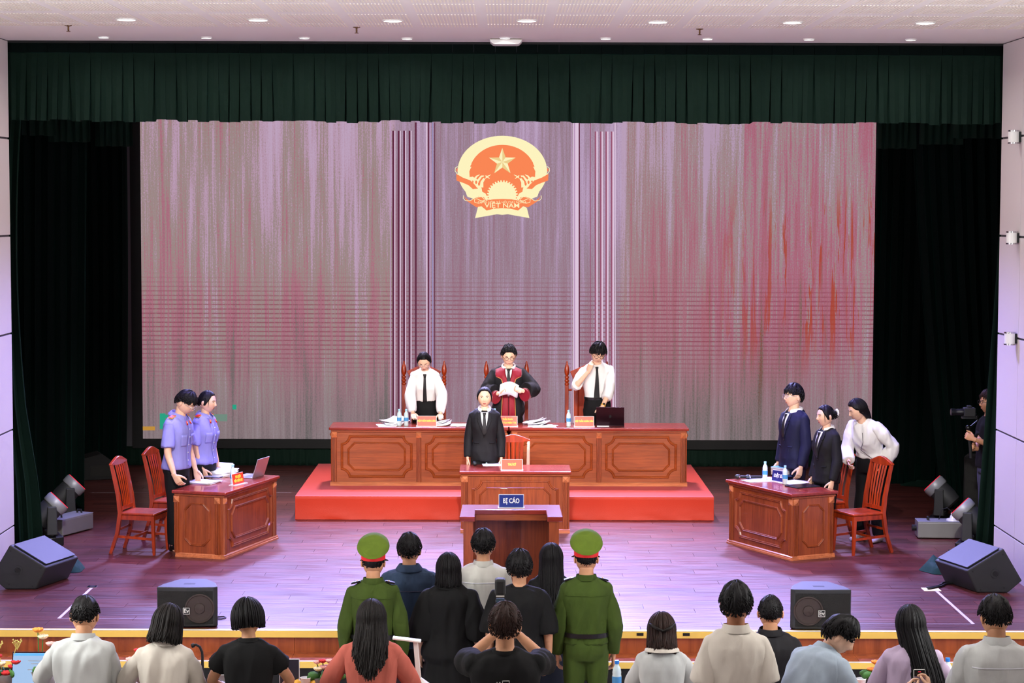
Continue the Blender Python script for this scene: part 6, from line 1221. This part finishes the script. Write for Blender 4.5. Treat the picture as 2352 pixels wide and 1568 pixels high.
aud_polo()
def aud_suit():
    L,h=std(1770,1370,-3.5,-0.6); P=Person(*L,h=h,head=(-6,4,0),skin='skin_mid',sh=1.05); P.make('man with cropped hair in dark suit standing behind the polo shirt man'); P.shirt('jacket','suit_black',0.47,0.97,0.026,rad=lambda t:0.010,seed=48); P.trousers('suit_black',0.485); P.collar('suit_black',0.034,1.3,spread=0.016,drop=0.0); P.hair(h_short(48,0.009,420,0.018,back=118,fade=0.5)); P.glasses('glasses_dark')
aud_suit()
def aud_blue():
    Y=-5.5; x=X_(1846,Y); L=(x,Y,TIER,128); P=Person(*L,h=1.525,lean=38,side=0,head=(-44,34,0),eyes='down',skin='skin_light',sh=1.03,build=1.06,L=dict(w=(0.2,-0.40,0.66),e=(0.8,0.6,0)),R_=dict(w=(-0.22,-0.36,0.68),e=(-0.8,0.6,0))); P.make('man in pale blue shirt bending forward and looking down to the right'); P.shirt('shirt','shirt_blue',0.47,0.6,0.026,rad=lambda t:0.014+0.02*t,seed=49,wr=0.01); P.trousers('trouser_black',0.49); P.collar('shirt_blue',0.036,1.24,spread=0.016); P.hair(h_short(49,0.022,640,0.05,front=58,back=120,fade=0.6,lift=0.015))
aud_blue()
def aud_lilac():
    L,h,sit=seated(2098,1394,-4.62,where='with the very long hair'); P=Person(*L,h=h,fem=True,sit=sit,lean=4,head=(0,6,3),sh=1.05,L=dict(w=wl(L,2030,1605,-4.3),e=(1,0.6,0)),R_=dict(w=wl(L,2150,1605,-4.3),e=(-1,0.6,0))); P.make('seated woman with very long straight black hair in lilac blouse'); P.shirt('blouse','shirt_lilac',0.47,0.9,0.024,rad=lambda t:0.005,seed=50,wr=0.009); P.trousers('trouser_black',0.49); P.hair(h_long(50,0.46,330,(62,298),0.09,0.02,0.0095,58,0.006,sidex=-0.08))
aud_lilac()
def aud_right():
    L,h=std(2291,1373,-5.75,TIER); P=Person(*L,h=h,head=(6,12,0),skin='skin_mid',sh=1.03,build=1.05,L=dict(w=wl(L,2225,1640,-5.5),e=(1,0.5,0)),R_=dict(w=wl(L,2370,1640,-5.5),e=(-1,0.5,0))); P.make('standing man in white short sleeve shirt at the right edge'); P.shirt('shirt','shirt_pale',0.49,0.46,0.028,rad=lambda t:0.012+0.03*t,seed=51,wr=0.01); P.trousers('trouser_black',0.51); P.collar('shirt_pale',0.038,1.24,spread=0.014); yoke(P,0.765*h,'paper_edge'); P.hair(h_short(51,0.018,560,0.04,back=116,fade=0.6))
aud_right()
def aud_phone():
    Y=-6.6; L=(X_(2112,Y),Y,TIER,180); sit=0.44; P=Person(*L,h=1.38,sit=sit,head=(0,5,0),skin='skin_light',L=dict(w=wl(L,2092,1578,-6.28),e=(1,0.3,-0.6),hd=(-0.12,-0.35,1),hn=(-0.9,-0.1,0.2),k='hold'),R_=dict(w=wl(L,2134,1578,-6.28),e=(-1,0.3,-0.6),hd=(0.12,-0.35,1),hn=(0.9,-0.1,0.2),k='hold')); P.make('person whose hands hold up the phone behind the long-haired woman'); P.shirt('shirt','cloth_black',0.47,0.6,0.02,seed=52); P.trousers('trouser_black',0.49); P.hair(h_short(52,0.018,300,0.04))
    e=empty('stool',(L[0],Y-0.02,TIER),0,'low seat under the person filming with the phone','stool','seats at the audience tables'); MB().box((0,0,sit-0.11),(0.4,0.38,0.05)).build('cushion','book_navy',e,bevel=0.01)
    for a in (-1,1):
        for b in (-1,1): MB().tube([(a*0.17,b*0.16,sit-0.135),(a*0.18,b*0.17,0)],0.014,8).build('leg','chrome',e)
    q=aty(2112,1568,-6.25); e=empty('smartphone',q,0,'smartphone filming the stage, held up at the lower right','phone'); e.rotation_euler=(R(-8),0,R(2)); MB().span((-0.034,-0.004,-0.07),(0.034,0.004,0.078)).build('case','badge_white',e,bevel=0.004); MB().span((-0.031,-0.0052,-0.067),(0.031,-0.0041,0.075)).build('screen','phone_dark',e); MB().span((-0.031,-0.0062,-0.03),(0.031,-0.0053,0.04)).build('viewfinder_image','phone_view',e); MB().span((-0.008,-0.0062,0.063),(0.008,-0.0053,0.066)).build('timer_mark','red_lamp',e)
flat('phone_dark',(8,8,10),0.2); flat('phone_view',(20,16,20),0.2,emit=(92,72,84),es=0.8)
aud_phone()
# ------------------------------------------------------------------ tables and what stands on them
def table(x0,x1,y0,y1,label):
    e=empty('audience_table',((x0+x1)/2,y0,TIER),0,label,'table','audience tables'); w_=(x1-x0)/2; d=y1-y0; MB().span((-w_,0,0.65),(w_,d,0.68)).build('tabletop','trim_wood',e,bevel=0.005); MB().span((-w_+0.03,d-0.03,0.1),(w_-0.03,d-0.012,0.6495)).build('modesty_panel','riser_wood',e)
    for a in (-1,1): MB().span((a*w_-a*0.03,0.03,0),(a*w_-a*0.005,d-0.035,0.6495)).build('leg_panel','riser_wood',e)
xs_=[-4.6,-2.35,-0.1]
table(-4.55,-2.35,-4.43,-4.02,'audience table under the laptop at the left'); table(-2.34,-0.15,-4.43,-4.02,'audience table before the pink jacket and the desk lamp'); table(0.42,1.62,-4.43,-4.02,'audience table before the woman with the white collar'); table(2.15,4.3,-4.43,-4.02,'audience table before the long-haired woman at the right')
def TBp(px,Y): p=aty(px,1560,Y); return (p.x,Y,TB+0.001)
flat('petal_pink',(236,170,160),0.7); flat('petal_red',(196,30,34),0.7); flat('petal_cream',(244,226,180),0.7); flat('petal_orange',(240,140,50),0.7); flat('leaf_green',(58,110,44),0.6); flat('stem_tan',(190,170,90),0.7); flat('glass_vase',(120,110,110),0.1); flat('orange_fruit',(240,180,60),0.5); flat('frame_dark',(40,44,60),0.4)
def flower(e,c,r,mat,seed):
    rr=random.Random(seed); m=MB(); c=Vector(c)
    for ring,(n,t,s) in enumerate(((5,0.25,0.5),(7,0.6,0.8),(8,0.95,1.0))):
        for k in range(n):
            a=2*PI*k/n+ring*0.4; d=Vector((math.cos(a)*math.sin(t),math.sin(a)*math.sin(t),math.cos(t))); M=d.to_track_quat('Z','Y').to_matrix(); m.ball(c+d*r*0.55*s,(r*0.42*s,r*0.22,r*0.5*s),7,5,M)
    return m.build('bloom',mat,e,smooth=True)
def bouquet(px,Y,z0,blooms,label,stems=0,vase=True):
    p=TBp(px,Y); e=empty('flower_arrangement',p,0,label,'flowers','table flower arrangements')
    if vase: MB().lathe([(0.07,0),(0.085,0.04),(0.08,z0)],16).build('vase','glass_vase',e,smooth=40)
    m=MB()
    for i,(dx,dz,r,mt) in enumerate(blooms): flower(e,(dx,0.02*math.sin(i*2.3),z0+dz),r,mt,i); m.tube([(dx*0.3,0,z0*0.6),(dx,0.02*math.sin(i*2.3),z0+dz)],0.004,5)
    m.build('stalks','leaf_green',e)
    for k in range(7): a=k*0.9; MB().ball((0.09*math.cos(a),0.05*math.sin(a),z0+0.01),(0.05,0.012,0.028),8,5,Matrix.Rotation(a,3,'Z')).build('leaf','leaf_green',e,smooth=True)
    for k in range(stems):
        x=-0.03+0.10*k; m=MB(); top=(x*1.3,0,z0+0.2+0.015*(k%2)); m.tube([(x*0.5,0,z0),top],0.003,5)
        for j in range(9): a=j*0.7; q=Vector(top)+Vector((0.03*math.cos(a),0.02*math.sin(a),0.01*math.sin(j*2.1)+0.01)); m.tube([Vector(top)-Vector((0,0,0.05)),q],0.002,4); m.ball(q,0.006,6,4)
        m.build('dried_sprig','stem_tan',e)
    return e
bouquet(10,-4.12,0.10,[(-0.03,0.05,0.05,'petal_cream'),(0.06,0.03,0.045,'petal_red'),(0.02,-0.01,0.05,'petal_red'),(0.08,-0.03,0.045,'petal_cream'),(-0.08,0.0,0.05,'petal_red'),(0.085,0.07,0.04,'petal_red'),(-0.05,0.1,0.04,'petal_red')],'red and cream flowers at the far left beside the laptop',2)
bouquet(92,-4.09,0.12,[(-0.01,0.26,0.045,'petal_orange'),(0.02,0.21,0.045,'petal_cream'),(0.08,0.17,0.04,'petal_pink')],'orange and cream blooms rising behind the laptop man')
bouquet(305,-4.13,0.10,[(0.0,0.08,0.055,'petal_pink'),(0.035,0.15,0.035,'petal_red'),(-0.04,0.02,0.04,'petal_pink'),(0.07,0.04,0.04,'petal_cream')],'pink rose with a red bud left of the woman with the bob')
bouquet(748,-4.13,0.08,[(-0.05,0.045,0.04,'petal_cream'),(0.0,0.05,0.048,'petal_pink'),(0.05,0.06,0.042,'petal_red'),(-0.02,0.10,0.035,'petal_red'),(0.03,0.10,0.038,'petal_pink'),(0.07,0.03,0.04,'petal_cream'),(-0.06,0.09,0.03,'petal_pink')],'low bowl of pink and red roses beside the pink jacket')
bouquet(2018,-4.13,0.10,[(-0.02,0.08,0.04,'petal_orange'),(0.03,0.05,0.045,'petal_pink'),(0.05,0.11,0.04,'petal_orange'),(-0.05,0.03,0.035,'petal_orange'),(0.0,0.01,0.04,'petal_pink')],'orange and pink flowers left of the long-haired woman')
gb='water bottles on the audience tables'
bottle((X_(1421,-4.2),-4.2,TB+0.001),'clear bottle with blue cap beside the right guard',gb,'cap_blue',1.06); bottle((X_(2188,-4.14),-4.14,TB+0.001),'clear bottle with blue cap right of the long-haired woman',gb,'cap_blue',1.1)
def cup(px,Y,label,mat='plate_white'):
    e=empty('paper_cup',TBp(px,Y),0,label,'cup','paper cups'); MB().lathe([(0.026,0),(0.036,0.085),(0.038,0.088),(0.035,0.09),(0.033,0.084),(0.024,0.004)],18,cap=False).build('wall',mat,e,smooth=40); MB().lathe([(0.025,0.001),(0.025,0.004)],18).build('bottom',mat,e)
cup(1977,-4.16,'white paper cup left of the orange flowers'); cup(702,-4.16,'white paper cup between the black top and the pink roses')
for px,s in ((684,'left of'),(722,'right of')):
    e=empty('fruit',TBp(px,-4.15),0,'round yellow orange fruit %s the paper cup'%s,'fruit','fruit on the audience table'); MB().ball((0,0,0.036),(0.038,0.038,0.036),14,10).build('flesh','orange_fruit',e,smooth=True); MB().tube([(0,0,0.07),(0.003,0,0.079)],0.003,5).build('stem','stem_tan',e)
lp=TBp(82,-4.22); e=laptop((lp[0],-4.18,lp[2]),180,106,0.36,0.25,'laptop_dark','screen_blue','open laptop with a document on screen at the lower left')
for i in range(5): pass
m=MB(); lid=[c for c in e.children if c.name.startswith('lid')][0]
for k in range(6): MB().span((-0.09,0.0016,0.185-0.02*k),(0.07-0.02*(k%3),0.0022,0.19-0.02*k)).build('text_line','laptop_silver',lid)
MB().span((-0.17,0.0016,0.222),(0.17,0.0022,0.238)).build('menu_bar','label_blue',lid)
def desk_lamp():
    p=TBp(962,-4.12); e=empty('desk_lamp',p,0,'white slim desk lamp with flat head beside the pink jacket','lamp'); q=Vector(p); B=lambda px,py: aty(px,py,-4.12)-q
    b=B(960,1560); MB().prism([(-0.1,-0.07),(0.1,-0.07),(0.1,0.07),(-0.1,0.07)],0,0.014,'z').build('base','white_plastic',e,bevel=0.006); MB().add([(-0.09,-0.06,0.014),(0.09,-0.06,0.014),(0.09,0.06,0.014),(-0.09,0.06,0.014),(-0.02,-0.015,b.z+0.01),(0.02,-0.015,b.z+0.01),(0.02,0.015,b.z+0.01),(-0.02,0.015,b.z+0.01)],[(0,1,5,4),(1,2,6,5),(2,3,7,6),(3,0,4,7),(4,5,6,7)]).build('foot_cone','white_plastic',e)
    t=B(954,1468); m=MB(); m.loft([[(0.0-0.017,-0.01,b.z),(0.017,-0.01,b.z),(0.017,0.01,b.z),(-0.017,0.01,b.z)],[(t.x-0.016,-0.01,t.z),(t.x+0.016,-0.01,t.z),(t.x+0.016,0.01,t.z),(t.x-0.016,0.01,t.z)]]); m.build('stem','white_plastic',e,bevel=0.004)
    a,c=B(902,1464),B(967,1472); m=MB(); n=(c-a).normalized(); u=Vector((0,1,0)); w_=n.cross(u); V=[]
    for pnt in (a,c):
        for du,dw in ((-0.035,-0.007),(0.035,-0.007),(0.035,0.007),(-0.035,0.007)): V.append(tuple(pnt+u*du+w_*dw))
    m.add(V,[(0,1,2,3),(7,6,5,4),(0,4,5,1),(1,5,6,2),(2,6,7,3),(3,7,4,0)]); m.build('lamp_head','white_plastic',e,bevel=0.005)
desk_lamp()
def goose():
    p=TBp(462,-4.12); q=Vector(p); e=empty('gooseneck_microphone',p,0,'black gooseneck microphone between the cream blouse and the black top','microphone'); B=lambda px,py: aty(px,py,-4.12)-q
    MB().span((-0.05,-0.06,0),(0.05,0.06,0.035)).build('base','rubber',e,bevel=0.008); pts=[(0,0,0.03),B(465,1555),B(465,1510),B(464,1497),B(459,1485),B(450,1480),B(443,1482)]; MB().tube(pts,[0.012,0.012,0.009,0.009,0.009,0.009,0.009],10).build('neck','rubber',e,smooth=True); MB().tube([B(446,1481),B(440,1483)],0.015,10).build('capsule','rubber',e,smooth=True)
goose()
def frame(px,Y,w_,h_,label,mat='frame_dark',rz=0):
    e=empty('table_sign',TBp(px,Y),rz,label,'sign','table signs'); MB().box((0,0,h_/2+0.004),(w_,0.006,h_)).build('board',mat,e)
    for a in (((-w_/2-0.004,-0.005,0),(-w_/2,0.005,h_+0.008)),((w_/2,-0.005,0),(w_/2+0.004,0.005,h_+0.008)),((-w_/2,-0.005,h_+0.004),(w_/2,0.005,h_+0.008))): MB().span(*a).build('frame_bar','acrylic',e)
    MB().span((-w_/2,-0.04,0),(w_/2,0.04,0.004)).build('base','acrylic',e)
frame(665,-4.08,0.13,0.19,'dark framed table sign right of the black top'); frame(920,-4.08,0.10,0.20,'dark framed table sign right of the pink jacket')
def award():
    p=TBp(520,-4.08); e=empty('glass_award',p,0,'round clear award plaque behind the black top elbow','award'); M=Matrix.Rotation(PI/2,4,'X'); MB().lathe([(0.075,-0.006),(0.078,0),(0.075,0.006)],26,(0,0,0.115),M).build('disc','glass_vase',e,smooth=40); MB().span((-0.05,-0.025,0),(0.05,0.025,0.036)).build('base','acrylic',e)
    for k in range(3): MB().span((-0.04,-0.0085,0.085+0.02*k),(0.04,-0.0065,0.09+0.02*k)).build('engraved_line','badge_white',e)
award()
pz=TBp(505,-4.15); papers(pz,10,3,'white sheets on the audience table by the black top',seed=31,spread=0.03)
